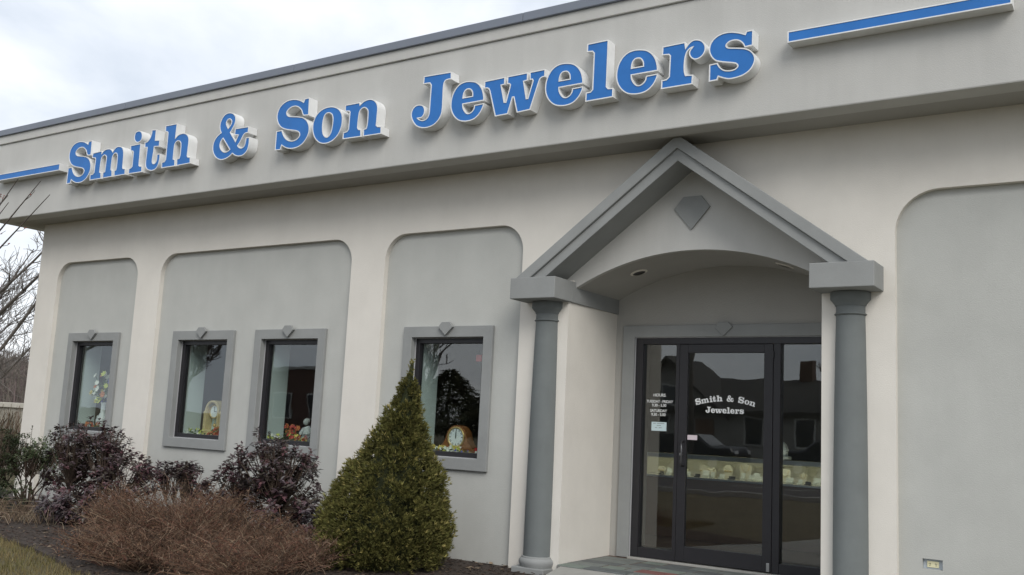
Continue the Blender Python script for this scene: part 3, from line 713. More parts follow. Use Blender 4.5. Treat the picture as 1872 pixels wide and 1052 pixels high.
for k in range(26):
    h = Vector((vx-.02+rnd.uniform(-.13, .15), vy-.04+rnd.uniform(-.08, .08), SZ+.40+rnd.uniform(-.03, .36)))
    heads.append(h); sb_.tube([(vx, vy, SZ+.33), ((vx+h.x)/2, (vy+h.y)/2, (SZ+.36+h.z)/2+.02), tuple(h)], .003, 4)
    for q in range(3):
        p = h.lerp(Vector((vx, vy, SZ+.35)), rnd.uniform(.1, .6)); d = rdir(-.2, .7); lf.leaf(p, d, d.cross(rdir()).normalized(), .07, .03, None)
for k, h in enumerate(heads): blossom(fl[['petal_white', 'petal_lime', 'petal_white', 'petal_yellow', 'petal_blue', 'petal_white', 'petal_orange'][k % 7]], h, rnd.uniform(.04, .06), 7)
sb_.build('stems', 'leaf_green', V); lf.build('leaves', 'leaf_green', V)
for m, b in fl.items(): b.build('blossoms', m, V)
plant('sill_flowers', 'low orange flowers at the foot of the porcelain vase', (-8.02, .26, SZ), ['petal_orange', 'petal_red'], 12, .16, .08, 26, .03)
# second window: arched gold clock
cx, cy = -5.735, .42
T = thing('arched_clock', 'gold arched mantel clock with pale blue dial in the second window', 'clock', (cx, cy, SZ))
MB().box(cx-.17, cx+.17, cy-.09, cy+.09, SZ, SZ+.05).box(cx-.155, cx+.155, cy-.08, cy+.08, SZ+.05, SZ+.085).build('clock_base', 'clock_gold', T, bevel=.008)
def archring(hw, z0, zs, w, n=14):
    o = [(cx-hw, z0)]+[(cx-hw*math.cos(PI*k/n), zs+hw*math.sin(PI*k/n)) for k in range(n+1)]+[(cx+hw, z0)]
    h = hw-w; i = [(cx+h, z0)]+[(cx+h*math.cos(PI*k/n), zs+h*math.sin(PI*k/n)) for k in range(n+1)]+[(cx-h, z0)]
    return [o+i]
MB().prism(archring(.13, SZ+.085, SZ+.32, .030), cy-.075, cy+.075).build('clock_case', 'clock_gold', T, bevel=.004)
MB().prism([[(cx-.1, SZ+.085)]+[(cx-.1*math.cos(PI*k/14), SZ+.32+.1*math.sin(PI*k/14)) for k in range(15)]+[(cx+.1, SZ+.085)]], cy+.03, cy+.05).build('clock_back', 'dial_blue', T)
disc = lambda c, r, y, n=24: MB().face([(c[0]+r*math.cos(2*PI*k/n), y, c[1]+r*math.sin(2*PI*k/n)) for k in range(n)])
disc((cx, SZ+.31), .078, cy-.03).build('dial', 'dial_white', T)
ri = MB(); 
ri.tube([(cx+.08*math.cos(2*PI*k/24), cy-.035, SZ+.31+.08*math.sin(2*PI*k/24)) for k in range(25)], .008, 6, False); ri.build('bezel', 'clock_brass', T, smooth=True)
MB().box(cx-.003, cx+.003, cy-.036, cy-.033, SZ+.31, SZ+.37).box(cx, cx+.045, cy-.036, cy-.033, SZ+.307, SZ+.313).build('hands', 'dial_black', T)
MB().tube([(cx, cy-.01, SZ+.22), (cx, cy-.01, SZ+.15)], .004, 6).ball((cx, cy-.01, SZ+.14), .025).build('pendulum', 'clock_brass', T, smooth=True)
for s in (-1, 1): MB().lathe([(.0, 0), (.016, 0), (.012, .02), (.012, .19), (.018, .21), (.0, .235)], cx+s*.145, cy-.06, SZ+.085, 12).build('pillar', 'clock_gold', T, smooth=True)
plant('sill_flowers', 'green and white posy before the gold arched clock', (-5.90, .27, SZ), ['petal_white', 'petal_lime'], 12, .14, .10, 40, .028)
plant('sill_flowers', 'orange flowers beside the gold arched clock', (-5.55, .28, SZ), ['petal_orange', 'petal_red'], 10, .09, .12, 26, .035)
# third window: kneeling stone child and red flowers
fx, fy = -4.10, .40
T = thing('child_figurine', 'pale stone figurine of a seated child among window flowers', 'figurine', (fx, fy, SZ))
pts = [((0, 0, .04), .075), ((0, 0, .10), .070), ((.005, -.01, .16), .058), ((.0, -.015, .205), .040), ((-.005, -.022, .232), .028)]
MB().tube([(fx+p[0][0], fy+p[0][1], SZ+p[0][2]-.04) for p in pts], [p[1] for p in pts], 14).build('body', 'stone_white', T, smooth=True)
MB().ball((fx-.012, fy-.03, SZ+.243), .036, .9, 1, 1.08, 14, 10).build('head', 'stone_white', T, smooth=True)
MB().ball((fx-.008, fy-.02, SZ+.255), .038, .95, .95, .85, 14, 8).build('hair', 'stone_white', T, smooth=True)
for s in (-1, 1):
    MB().tube([(fx+s*.05, fy-.01, SZ+.165), (fx+s*.075, fy-.05, SZ+.11), (fx+s*.02, fy-.095, SZ+.10)], [.022, .018, .013], 8).build('arm', 'stone_white', T, smooth=True)
    MB().tube([(fx+s*.04, fy-.01, SZ+.035), (fx+s*.075, fy-.10, SZ+.05), (fx+s*.05, fy-.12, SZ+.015), (fx+s*.03, fy-.06, SZ+.012)], [.035, .03, .022, .018], 8).build('leg', 'stone_white', T, smooth=True)
plant('sill_flowers', 'red flowers left of the stone child figurine', (-4.30, .36, SZ), ['petal_red', 'petal_red', 'petal_orange'], 16, .10, .19, 50, .042)
plant('sill_flowers', 'orange and yellow flowers at the feet of the stone child', (-4.08, .26, SZ), ['petal_orange', 'petal_yellow', 'petal_red'], 14, .12, .09, 26, .034)
plant('sill_flowers', 'white and lime posy in the corner of the third window', (-4.47, .28, SZ), ['petal_white', 'petal_lime'], 12, .11, .08, 30, .03)
# fourth window: tambour mantel clock
cx, cy, cz = -1.925, .40, SZ
T = thing('mantel_clock', 'brown wooden mantel clock with white dial at twelve in window beside conifer', 'clock', (cx, cy, cz))
MB().box(cx-.275, cx+.275, cy-.07, cy+.07, cz, cz+.035).build('clock_base', 'clock_wood', T, bevel=.005)
hat = []
for k in range(0, 25):
    a = PI*(.14+.72*k/24); hat.append((cx-.128*math.cos(a), cz+.165+.128*math.sin(a)))
prof = [(cx-.265, cz+.035), (cx-.24, cz+.05), (cx-.20, cz+.072), (cx-.165, cz+.105), (cx-.14, cz+.15)]+hat+[(cx+.14, cz+.15), (cx+.165, cz+.105), (cx+.20, cz+.072), (cx+.24, cz+.05), (cx+.265, cz+.035)]
MB().prism([prof], cy-.055, cy+.055).build('clock_case', 'clock_wood', T, bevel=.004)
DC = (cx, cz+.17); yd = cy-.058
ri = MB().tube([(DC[0]+.1*math.cos(2*PI*k/32), yd, DC[1]+.1*math.sin(2*PI*k/32)) for k in range(33)], .011, 8, False); ri.build('bezel', 'clock_brass', T, smooth=True)
dial = disc(DC, .094, yd-.001, 32).build('dial', 'dial_white', T)
nb = MB()
for k in range(12):
    a = 2*PI*k/12; r0, r1 = .066, .086; w = .0045 if k % 3 else .007
    for o in ((0,) if k % 3 == 0 else (-.006, .006)):
        d = Vector((math.sin(a), 0, math.cos(a))); s = Vector((math.cos(a), 0, -math.sin(a))); c = Vector((DC[0], yd-.003, DC[1]))+s*o
        nb.face([c+d*r0+s*w*.5, c+d*r1+s*w*.5, c+d*r1-s*w*.5, c+d*r0-s*w*.5])
nb.build('numerals', 'dial_black', dial)['kind'] = 'stuff'
MB().box(DC[0]-.003, DC[0]+.003, yd-.006, yd-.004, DC[1]-.015, DC[1]+.075).box(DC[0]-.0045, DC[0]+.0045, yd-.008, yd-.0065, DC[1]-.01, DC[1]+.052).build('hands', 'dial_black', dial)
plant('sill_flowers', 'yellow and white flowers along the sill before the wooden clock', (-2.02, .24, SZ), ['petal_yellow', 'petal_lime', 'petal_white', 'petal_white'], 26, .24, .07, 60, .036)
plant('sill_flowers', 'small purple and yellow flowers at the right foot of the wooden clock', (-1.75, .25, SZ), ['petal_blue', 'petal_yellow'], 8, .09, .05, 24, .026)
T = thing('red_price_tag', 'small red tag standing at the right end of the clock window sill', 'tag', (-1.64, .33, SZ)); MB().box(-1.675, -1.615, .33, .345, SZ+.003, SZ+.075).build('tag_card', 'red_plastic', T, bevel=.003)
MB().box(-1.665, -1.625, .3275, .3295, SZ+.02, SZ+.042).build('tag_print', 'petal_white', T)
T = thing('red_reflection_card', 'added red card standing for a red reflection high in the clock window', 'tag', (-1.66, .30, 1.86)); MB().box(-1.695, -1.625, .30, .312, 1.86, 1.93).build('tag_card', 'red_plastic', T, bevel=.003)  # card added in place of a red display reflected in the pane
MB().tube([(-1.66, .306, 1.93), (-1.66, .306, 2.85)], .0015, 4).build('string', 'dial_black', T)

# lit jewellery counter seen through the door
KY, KX0, KX1 = 3.2, -2.6, 4.2
T = thing('display_counter', 'long glass jewellery counter with a lit shelf behind the glass door', 'counter', (.8, KY+.3, 0))
MB().box(KX0, KX1, KY, KY+.62, 0, .70).build('counter_base', 'case_wood', T, bevel=.004)
MB().box(KX0, KX1, KY-.012, KY+.62, .70, .722).build('counter_deck', 'cream_velvet', T)
MB().box(KX0, KX1, KY+.58, KY+.62, .7225, .985).build('counter_back', 'cream_velvet', T)
MB().box(KX0, KX1, KY-.015, KY+.02, .935, .985).box(KX0, KX1, KY-.015, KY-.003, .70, .724).build('counter_rail', 'case_metal', T, bevel=.002)
MB().box(KX0, KX1, KY-.006, KY-.002, .7245, .9345).build('pane', 'storefront_glass', T)
MB().box(KX0, KX1, KY+.0205, KY+.62, .986, .994).build('pane', 'storefront_glass', T)
MB().box(KX0+.05, KX1-.05, KY+.022, KY+.045, .945, .964).build('case_lamp', 'case_light', T)
names = ['first', 'second', 'third', 'fourth', 'fifth', 'sixth', 'seventh', 'eighth', 'ninth', 'tenth', 'eleventh', 'twelfth', 'thirteenth', 'fourteenth', 'fifteenth']
spec = [(-.98, .12, .10, 'w'), (-.74, .15, .12, 'w'), (-.50, .16, .14, 'w'), (-.33, .11, .12, 'n'), (-.16, .13, .17, 'w'), (.02, .17, .19, 'n'), (.22, .12, .09, 'b'), (.32, .12, .15, 'n'), (.42, .13, .06, 'm'),
        (.56, .14, .16, 'n'), (.74, .09, .13, 'n'), (.95, .14, .09, 'b'), (1.12, .15, .17, 'n'), (1.28, .11, .08, 'm'), (1.40, .12, .12, 'w')]
for k, (x, w, h, kind) in enumerate(spec):
    y = KY+.16+.1*(k % 3)
    lab = {'n': 'cream necklace stand', 'w': 'cream fan-shaped jewellery stand', 'b': 'white stepped jewellery block', 'm': 'dark red jewellery box'}[kind]
    T = thing('jewelry_box' if kind == 'm' else 'jewelry_stand', f'{lab}, {names[k]} from the left in the lit counter', 'jewelry stand', (x, y, .7225), 'jewellery stands in the lit counter')
    z = .7225; m = {'n': 'cream_velvet', 'w': 'cream_velvet', 'b': 'petal_white', 'm': 'maroon_box'}[kind]
    if kind == 'n':
        b = MB(); pr = [(x-w*.36, z), (x-w*.5, z+h*.75), (x-w*.42, z+h*.9), (x-w*.2, z+h), (x+w*.2, z+h), (x+w*.42, z+h*.9), (x+w*.5, z+h*.75), (x+w*.36, z)]
        b.prism([pr], y, y+.02); b.build('neck_board', m, T, bevel=.004); MB().box(x-.02, x+.02, y+.0205, y+.09, z, z+h*.5).build('prop', m, T)
        MB().tube([(x-w*.3, y-.003, z+h*.9), (x-w*.22, y-.004, z+h*.6), (x, y-.005, z+h*.42), (x+w*.22, y-.004, z+h*.6), (x+w*.3, y-.003, z+h*.9)], .003, 5).build('necklace', 'clock_brass', T)
    elif kind == 'w':
        b = MB(); pr = [(x-w*.18, z)]+[(x+w*.55*math.sin(-1.1+2.2*q/8), z+h*.25+h*.75*math.cos(-1.1+2.2*q/8)) for q in range(9)]+[(x+w*.18, z)]
        b.prism([pr], y, y+.03); b.build('fan_board', m, T, bevel=.004); MB().box(x-w*.4, x+w*.4, y-.05, y-.001, z, z+.02).build('foot', m, T, bevel=.003)
        for q in (-1, 0, 1): MB().tube([(x+q*w*.25, y-.006, z+h*.55), (x+q*w*.25, y-.02, z+h*.5)], .008, 8).build('ring', 'clock_brass', T)
    else:
        MB().box(x-w*.5, x+w*.5, y, y+.1, z, z+h*.6).build('box_body', m, T, bevel=.003); MB().box(x-w*.32, x+w*.32, y+.02, y+.08, z+h*.6+.0005, z+h).build('box_lid', m, T, bevel=.003)
more = ['sixteenth', 'seventeenth', 'eighteenth', 'nineteenth', 'twentieth', 'twenty-first', 'twenty-second']
for k in range(22):
    x = -.95+k*.112+.02*math.sin(k*5.1); y = KY+.07+.02*(k % 2); w = .024+.008*(k % 3); h = .03+.012*((k*7) % 4); z = .7225
    T = thing('ring_box', f'tiny {"white" if k % 4 else "dark"} ring box, {(names+more)[k]} from the left along the lit counter front', 'ring box', (x, y, z), 'ring boxes along the front of the lit counter')
    m = 'petal_white' if k % 4 else 'black_box'
    MB().box(x-w, x+w, y, y+.04, z, z+h*.5).build('box_body', m, T, bevel=.002); MB().box(x-w, x+w, y+.041, y+.048, z, z+h*1.3).build('box_lid', m, T, bevel=.002)
T = thing('lantern', 'white lantern-shaped ornament standing on top of the jewellery counter', 'ornament', (.50, KY+.3, .995))
MB().lathe([(0, 0), (.09, 0), (.09, .03), (.05, .04), (.05, .09), (.06, .10), (.03, .17), (.0, .2)], .50, KY+.3, .995, 8).build('lantern_body', 'porcelain', T)

# ------------------------------------------------------------------ planting
# conical dwarf spruce
T = thing('dwarf_spruce', 'cone-shaped dwarf spruce in front of the wall', 'conifer', (-1.78, -.9, -.1))
PROF = [(-.1, .47), (.06, .53), (.27, .545), (.47, .51), (.67, .43), (.87, .315), (1.07, .205), (1.24, .145), (1.40, .10), (1.60, .046), (1.66, .030), (1.71, .034), (1.78, .008)]
def prad(z):
    for (a, ra), (b, rb) in zip(PROF, PROF[1:]):
        if z <= b: return ra+(rb-ra)*max(0, (z-a)/(b-a))
    return .01
def pax(z): return Vector((-1.785+.205*max(0, z)/1.77, -.9+.02*z, z))
MB().tube([pax(-.12), pax(.4), pax(1.0), pax(1.7)], [.05, .045, .025, .006], 8).build('trunk', 'bark', T, smooth=True)
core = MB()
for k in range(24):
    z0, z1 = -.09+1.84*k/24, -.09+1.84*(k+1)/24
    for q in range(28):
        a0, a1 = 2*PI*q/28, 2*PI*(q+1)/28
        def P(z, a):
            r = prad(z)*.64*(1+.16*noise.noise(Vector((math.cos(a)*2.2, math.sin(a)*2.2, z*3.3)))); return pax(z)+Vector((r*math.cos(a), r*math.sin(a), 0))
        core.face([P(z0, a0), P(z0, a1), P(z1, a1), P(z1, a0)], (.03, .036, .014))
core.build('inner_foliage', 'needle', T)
nd = MB()
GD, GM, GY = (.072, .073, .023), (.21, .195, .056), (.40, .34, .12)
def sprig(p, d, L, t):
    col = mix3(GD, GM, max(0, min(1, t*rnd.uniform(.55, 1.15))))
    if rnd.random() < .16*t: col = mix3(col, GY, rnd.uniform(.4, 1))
    for q in range(5):
        dd = (d+rdir()*.5).normalized(); s = dd.cross(rdir()); s = s.normalized() if s.length > .01 else Vector((1, 0, 0))
        nd.leaf(p, dd, s, L*rnd.uniform(.6, 1.2), .0075, jit(col, .25), .1)
for k in range(1750):                                     # tufts at the branch ends, each a small cushion of sprigs
    z = -.06+1.80*(1-math.sqrt(1-rnd.random()*.996)); a = rnd.uniform(0, 2*PI); ca, sa = math.cos(a), math.sin(a)
    lump = noise.noise(Vector((ca*2.2, sa*2.2, z*3.3)))*.10
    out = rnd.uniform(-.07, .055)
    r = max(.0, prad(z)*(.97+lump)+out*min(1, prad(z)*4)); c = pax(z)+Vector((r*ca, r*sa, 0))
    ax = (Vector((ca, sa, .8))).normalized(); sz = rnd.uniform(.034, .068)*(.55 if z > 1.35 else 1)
    lit = max(.1, min(1, .55+out*6))  # needle colour: dark green inside the crown, yellower on outer tufts
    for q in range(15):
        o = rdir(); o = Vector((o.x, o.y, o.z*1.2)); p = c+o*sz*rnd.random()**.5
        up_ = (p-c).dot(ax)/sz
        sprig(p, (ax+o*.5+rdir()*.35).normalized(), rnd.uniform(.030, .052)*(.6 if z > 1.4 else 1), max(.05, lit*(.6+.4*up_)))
for k in range(60):
    z = rnd.uniform(1.55, 1.79); a = rnd.uniform(0, 2*PI); r = prad(z)*rnd.random(); sprig(pax(z)+Vector((r*math.cos(a), r*math.sin(a), 0)), (Vector((math.cos(a)*.5, math.sin(a)*.5, 1))+rdir()*.3).normalized(), .03, .9)
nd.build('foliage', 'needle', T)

# broad-leaved shrubs: stems rising from a root to whorls of leaves
def shrub(name, label, group, root, blobs, tips, leaf_m, cols, L, Wd, gap=.05, droop=.0, per=(6, 9), stem_col=(.09, .065, .05), shoots=(), stem=1.):
    T = thing(name, label, 'shrub', root, group); root = Vector(root)
    st, lf = MB(), MB(); nodes = []
    forks = []
    for k in range(15):
        bl = blobs[k % len(blobs)]; c = Vector(bl[0]); rr = Vector(bl[1]); d = rdir(-.2, .6)
        forks.append(root.lerp(c, .5)+Vector((d.x*rr.x*.45, d.y*rr.y*.45, d.z*rr.z*.3)))
    for f in forks:
        b0 = root+Vector((rnd.uniform(-.12, .12), rnd.uniform(-.1, .1), 0)); m = b0.lerp(f, .5)+Vector((0, 0, .05))
        st.tube([b0, m, f], [.011, .009, .007], 5, col=jit(stem_col, .2))
    pts = []
    tries = 0
    while len(pts) < tips and tries < tips*12:
        tries += 1
        bl = rnd.choices(blobs, [b[2] for b in blobs])[0]; c = Vector(bl[0]); rr = bl[1]
        u = rdir(); q = rnd.random()**.45; p = c+Vector((u.x*rr[0]*q, u.y*rr[1]*q, u.z*rr[2]*q))
        if p.z < -.05: continue
        if noise.noise(p*5.5+Vector((7.7, 3.1, root.x))) < gap: continue
        pts.append(p)
    for p, d in list(shoots): pts.append(Vector(p))
    for p in pts:
        f = min(forks, key=lambda q: (q-p).length+max(0, q.z-p.z)*2)
        m = f.lerp(p, .55)+Vector((rnd.uniform(-.04, .04), rnd.uniform(-.04, .04), -.03))
        if rnd.random() < stem or p.z > .83: st.tube([f, m, p], [.005, .0038, .0022], 4, False, col=jit(stem_col, .25))
        ax = ((p-m).normalized()+Vector((0, 0, .7))+rdir()*.3).normalized()
        base = rnd.choice(cols)
        for q in range(rnd.randint(*per)):
            o = rdir(); o = (o-ax*o.dot(ax)).normalized(); d = (o+ax*rnd.uniform(-.1, .9)-Vector((0, 0, droop))).normalized()
            s = d.cross(ax); s = s.normalized() if s.length > .01 else o.cross(d)
            lf.leaf(p-ax*rnd.uniform(0, .05), d, s, L*rnd.uniform(.65, 1.2), Wd*rnd.uniform(.8, 1.15), jit(base, .3), .18)
    st.build('stems', 'twig', T); lf.build('foliage', leaf_m, T)
    return T
PUR = [(.078, .048, .053), (.105, .050, .056), (.060, .046, .050), (.085, .060, .064), (.074, .060, .050)]
grp = 'dark purple leaved shrubs against the wall'
shrub('purple_leaf_shrub', 'largest dark purple shrub, below the window nearest the corner', grp, (-6.1, -.95, -.1),
      [((-6.25, -.95, .74), (.62, .40, .36), 3.4), ((-6.5, -.95, .45), (.42, .35, .35), 1.6), ((-5.75, -.95, .5), (.48, .36, .33), 2), ((-5.95, -1.05, .12), (.55, .4, .25), 1.8), ((-5.25, -.9, .48), (.24, .25, .22), .6), ((-6.0, -1.35, .12), (.42, .25, .22), 1.5)],
      1450, 'purple_leaf', PUR, .062, .031, .03, droop=.25, per=(5, 7), stem=.5)
shrub('purple_leaf_shrub', 'small dark purple shrub between the two large ones', grp, (-4.78, -.8, -.1),
      [((-4.78, -.8, .52), (.30, .26, .20), 2), ((-4.55, -.8, .42), (.2, .2, .2), 1)], 260, 'purple_leaf', PUR, .062, .031, .03, droop=.25, per=(5, 7), stem=.6)
shrub('purple_leaf_shrub', 'dark purple shrub beneath the third window, left of the conifer', grp, (-3.35, -.9, -.1),
      [((-3.25, -.9, .72), (.56, .40, .30), 3.4), ((-3.75, -.9, .45), (.38, .32, .28), 1.7), ((-2.95, -.9, .38), (.36, .34, .34), 2), ((-3.3, -.95, .3), (.5, .4, .3), 1.6), ((-2.72, -.85, .14), (.24, .2, .22), 1.1)],
      1400, 'purple_leaf', PUR, .062, .031, .03, droop=.25, per=(5, 7), stem=.5,
      shoots=[((-3.58, -.85, 1.08), 0), ((-3.86, -.85, .90), 0), ((-3.84, -.86, .84), 0), ((-3.60, -.85, 1.02), 0), ((-3.42, -.85, 1.03), 0)])
GRN = [(.070, .095, .040), (.095, .12, .055), (.055, .075, .034), (.11, .13, .07)]
shrub('leafy_green_shrub', 'thin green leafy shrub beside the corner of the building', 'green shrubs by the corner', (-7.55, -.85, -.1),
      [((-7.55, -.85, .62), (.42, .3, .24), 3), ((-7.25, -.85, .55), (.3, .25, .28), 1.6), ((-8.0, -.9, .6), (.35, .3, .3), 1.5)], 560, 'green_leaf', GRN, .048, .018, -.02, stem=.35,
      shoots=[((-7.62, -.85, .93), 0), ((-7.22, -.85, .90), 0), ((-7.24, -.85, .84), 0)])
shrub('evergreen_shrub', 'dense dark evergreen shrub at the left edge of the bed', 'green shrubs by the corner', (-7.8, -1.2, -.1),
      [((-7.75, -1.2, .55), (.42, .40, .38), 3), ((-7.5, -1.3, .15), (.5, .4, .28), 2), ((-8.4, -1.2, .5), (.6, .4, .4), 1.5)], 900, 'green_leaf', [(.03, .042, .018), (.04, .052, .022), (.05, .065, .026)], .042, .013, -.2, per=(9, 13), stem=.12)

# twiggy brown deciduous bushes
BRN = [(.120, .074, .048), (.070, .044, .030), (.23, .165, .115), (.125, .058, .040), (.046, .031, .023), (.165, .102, .068)]
def twig_bush(label, c, r, h, n, seed):
    T = thing('twiggy_bush', label, 'bush', (c[0], c[1], -.1), 'leafless brown bushes along the bed'); b = MB(); R = random.Random(seed)
    for k in range(n):
        a = R.uniform(0, 2*PI); q = math.sqrt(R.random()); b0 = Vector((c[0]+.55*r*q*math.cos(a), c[1]+.55*r*q*math.sin(a), -.1))
        cl = noise.noise(Vector((b0.x*4.2, b0.y*4.2, seed*3.1)))
        if cl < -.06: continue
        a2 = a+R.uniform(-.9, .9); hh = h*(R.uniform(.35, 1.12))*(1-.3*q*q)*(1+.55*cl)
        tip = b0+Vector((math.cos(a2)*r*R.uniform(.15, .75), math.sin(a2)*r*R.uniform(.15, .75), hh))
        m1 = b0.lerp(tip, .35)+Vector((R.uniform(-.09, .09), R.uniform(-.09, .09), .10*h)); m2 = b0.lerp(tip, .7)+Vector((R.uniform(-.1, .1), R.uniform(-.1, .1), .05*h))
        col = R.choice(BRN); w = R.uniform(.0013, .0030) if k % 14 else R.uniform(.0045, .0075)
        b.tube([b0, m1, m2, tip], [w, w*.85, w*.65, w*.35], 3, False, col)
        for s in range(R.randint(6, 9)):
            p0 = b0.lerp(tip, 0)*0+ (m1.lerp(m2, R.random()) if R.random() < .5 else m2.lerp(tip, R.random()))
            d = Vector((R.uniform(-1, 1), R.uniform(-1, 1), R.uniform(-.5, .8))).normalized()*R.uniform(.03, .11)
            b.tube([p0, p0+d*.5+Vector((0, 0, .012)), p0+d], [w*.6, w*.5, w*.3], 3, False, jit(R.choice(BRN), .2))
        for s in range(2):         # clinging dry leaves and buds
            p0 = m2.lerp(tip, R.random()); d = rdir(); b.leaf(p0, d, d.cross(rdir()).normalized(), R.uniform(.012, .024), .009, jit((.17, .095, .06), .3))
    b.build('twigs', 'twig', T)
twig_bush('leafless brown bush nearest the left end of the row', (-3.95, -1.6), .74, .50, 1150, 1)
twig_bush('leafless brown bush in front of the small purple shrub', (-3.55, -1.75), .8, .58, 1300, 2)
twig_bush('leafless brown bush below the second purple shrub', (-2.95, -1.8), .74, .45, 1150, 3)
twig_bush('leafless brown bush directly left of the conifer', (-2.35, -1.8), .66, .30, 950, 4)
twig_bush('low leafless brown bush at the front edge of the bed', (-3.0, -2.42), .75, .34, 1200, 5)
twig_bush('low leafless brown bush at the front edge below the conifer', (-1.95, -2.25), .75, .30, 1100, 6)
# arching dead perennials
def dead_grass(label, c, r, n, seed):
    T = thing('dry_grass_clump', label, 'dry grass', (c[0], c[1], -.1), 'clumps of dead pale stems'); b = MB(); R = random.Random(seed)
    for k in range(n):
        b0 = Vector((c[0]+R.gauss(0, r*.5), c[1]+R.gauss(0, r*.4), -.09)); a = R.uniform(0, 2*PI); l = R.uniform(.12, .38); d = Vector((math.cos(a), math.sin(a), 0))
        col = jit(R.choice([(.17, .125, .085), (.10, .072, .05), (.26, .21, .15), (.13, .09, .06)]), .2)
        b.tube([b0, b0+d*l*.3+Vector((0, 0, l*.5)), b0+d*l*.75+Vector((0, 0, l*.5)), b0+d*l+Vector((0, 0, l*.22))], [.003, .0026, .002, .001], 3, False, col)
    b.build('stems', 'twig', T)
dead_grass('pale dead stems at the left end of the bed', (-7.0, -1.55), .55, 120, 11)
dead_grass('pale dead stems beside the large purple shrub', (-6.35, -1.55), .45, 100, 12)
dead_grass('dry brown stems in front of the dark evergreen', (-7.6, -1.7), .5, 110, 13)

# mulch chips, fallen leaves and lawn blades
def inpoly(x, y, P):
    c = False
    for i in range(len(P)):
        (ax, ay), (bx, by) = P[i], P[i-1]
        if (ay > y) != (by > y) and x < (bx-ax)*(y-ay)/(by-ay)+ax: c = not c
    return c
ch = MB(); k = 0
while k < 9000:
    x, y = rnd.uniform(-7.5, .25), rnd.uniform(-3.2, .05)
    if not inpoly(x, y, BED): continue
    k += 1
    d = rdir(-.25, .35); s = d.cross(Vector((0, 0, 1))).normalized(); L = rnd.uniform(.012, .04); w = rnd.uniform(.006, .014)
    p = Vector((x, y, -.092+rnd.random()*.012)); col = jit(rnd.choice([(.048, .032, .024), (.068, .044, .032), (.032, .022, .018), (.10, .07, .05)]), .3)
    if rnd.random() < .03: col = (.26, .20, .14); L *= 1.3; w *= 1.6
    ch.face([p-s*w, p+d*L-s*w*.7, p+d*L+s*w*.7, p+s*w], col)
tag(ch.build('bark_mulch', 'chip'), 'dark brown bark mulch chips covering the planting bed', 'mulch', kind='stuff')
gr = MB(); k = 0
while k < 16000:
    x, y = rnd.uniform(-7.0, -1.5), rnd.uniform(-4.6, -2.2)
    if inpoly(x, y, BED): continue
    k += 1
    p = Vector((x, y, GZ)); a = rnd.uniform(0, 2*PI); h = rnd.uniform(.03, .075); s = Vector((math.cos(a), math.sin(a), 0))*.0035
    t = p+Vector((rnd.uniform(-.035, .035), rnd.uniform(-.035, .035), h))
    t_ = noise.noise(Vector((x*2, y*2, 0)))*.5+.5
    col = jit(mix3((.085, .086, .026), (.22, .175, .085), min(1, max(0, t_*.9+rnd.uniform(0, .6)))), .2)
    gr.face([p-s, p+s, t], col)
tag(gr.build('lawn_grass', 'grass_blade'), 'short half dormant lawn grass at the lower left', 'grass', kind='stuff')

# ------------------------------------------------------------------ bare trees, low wall and far woods on the left
def grow(b, p, d, L, r, depth, R, up=.12, nside=6, split=(2, 3), rmin=.003):
    n = 4; pts = [Vector(p)]; rad = [r]
    for k in range(n):
        d = (d+Vector((R.uniform(-1, 1), R.uniform(-1, 1), R.uniform(-.6, .8)))*.14+Vector((0, 0, up*.25))).normalized()
        pts.append(pts[-1]+d*(L/n)); rad.append(max(rmin, r*(1-.45*(k+1)/n)))
    b.tube(pts, rad, nside if r > .03 else (4 if r > .01 else 3), False)
    if depth <= 0: return
    for q in range(R.randint(*split)):
        o = rdir(-.3, .8); nd_ = (d*1.0+o*.75).normalized(); grow(b, pts[-1], nd_, L*R.uniform(.62, .85), max(rmin, rad[-1]*.8), depth-1, R, up, nside, split, rmin)
    for q in range(R.randint(1, 2)):
        k = R.randint(1, n-1); o = rdir(-.2, .7); grow(b, pts[k], (d*.6+o).normalized(), L*R.uniform(.45, .7), max(rmin, rad[k]*.5), depth-1, R, up, nside, split, rmin)
def bare_tree(label, base, h, r, lean, depth, seed, rmin=.004, group='bare trees left of the building', m='bark_grey'):
    global rnd
    R = random.Random(seed); T = thing('bare_tree', label, 'tree', base, group); base = Vector(base); lean = Vector(lean).normalized()
    tb = MB(); pts = [base-Vector((0, 0, .1)), base+lean*h*.12+Vector((.02, 0, 0)), base+lean*h*.24, base+lean*h*.36]
    tb.tube(pts, [r*1.25, r, r*.9, r*.8], 10); tb.build('trunk', m, T, smooth=True)
    cb = MB(); old = rnd; rnd = R
    for k in range(5):
        s = pts[2].lerp(pts[3], R.uniform(-.2, 1)) if k else pts[3]
        o = rdir(.0, .6); grow(cb, s, (lean*.8+o*.8).normalized(), h*R.uniform(.2, .27), r*.55, depth, R, rmin=rmin)
    rnd = old
    cb.build('crown', m, T)
R = random.Random(21); T = thing('bare_tree', 'large bare tree with thick limbs leaning right behind the corner', 'tree', (-17.7, 3.4, GZ), 'bare trees left of the building')
MB().tube([(-17.7, 3.4, GZ-.1), (-17.6, 3.4, .9), (-17.35, 3.35, 2.0)], [.24, .19, .17], 10).build('trunk', 'bark_grey', T, smooth=True)
cb = MB(); old = rnd; rnd = R
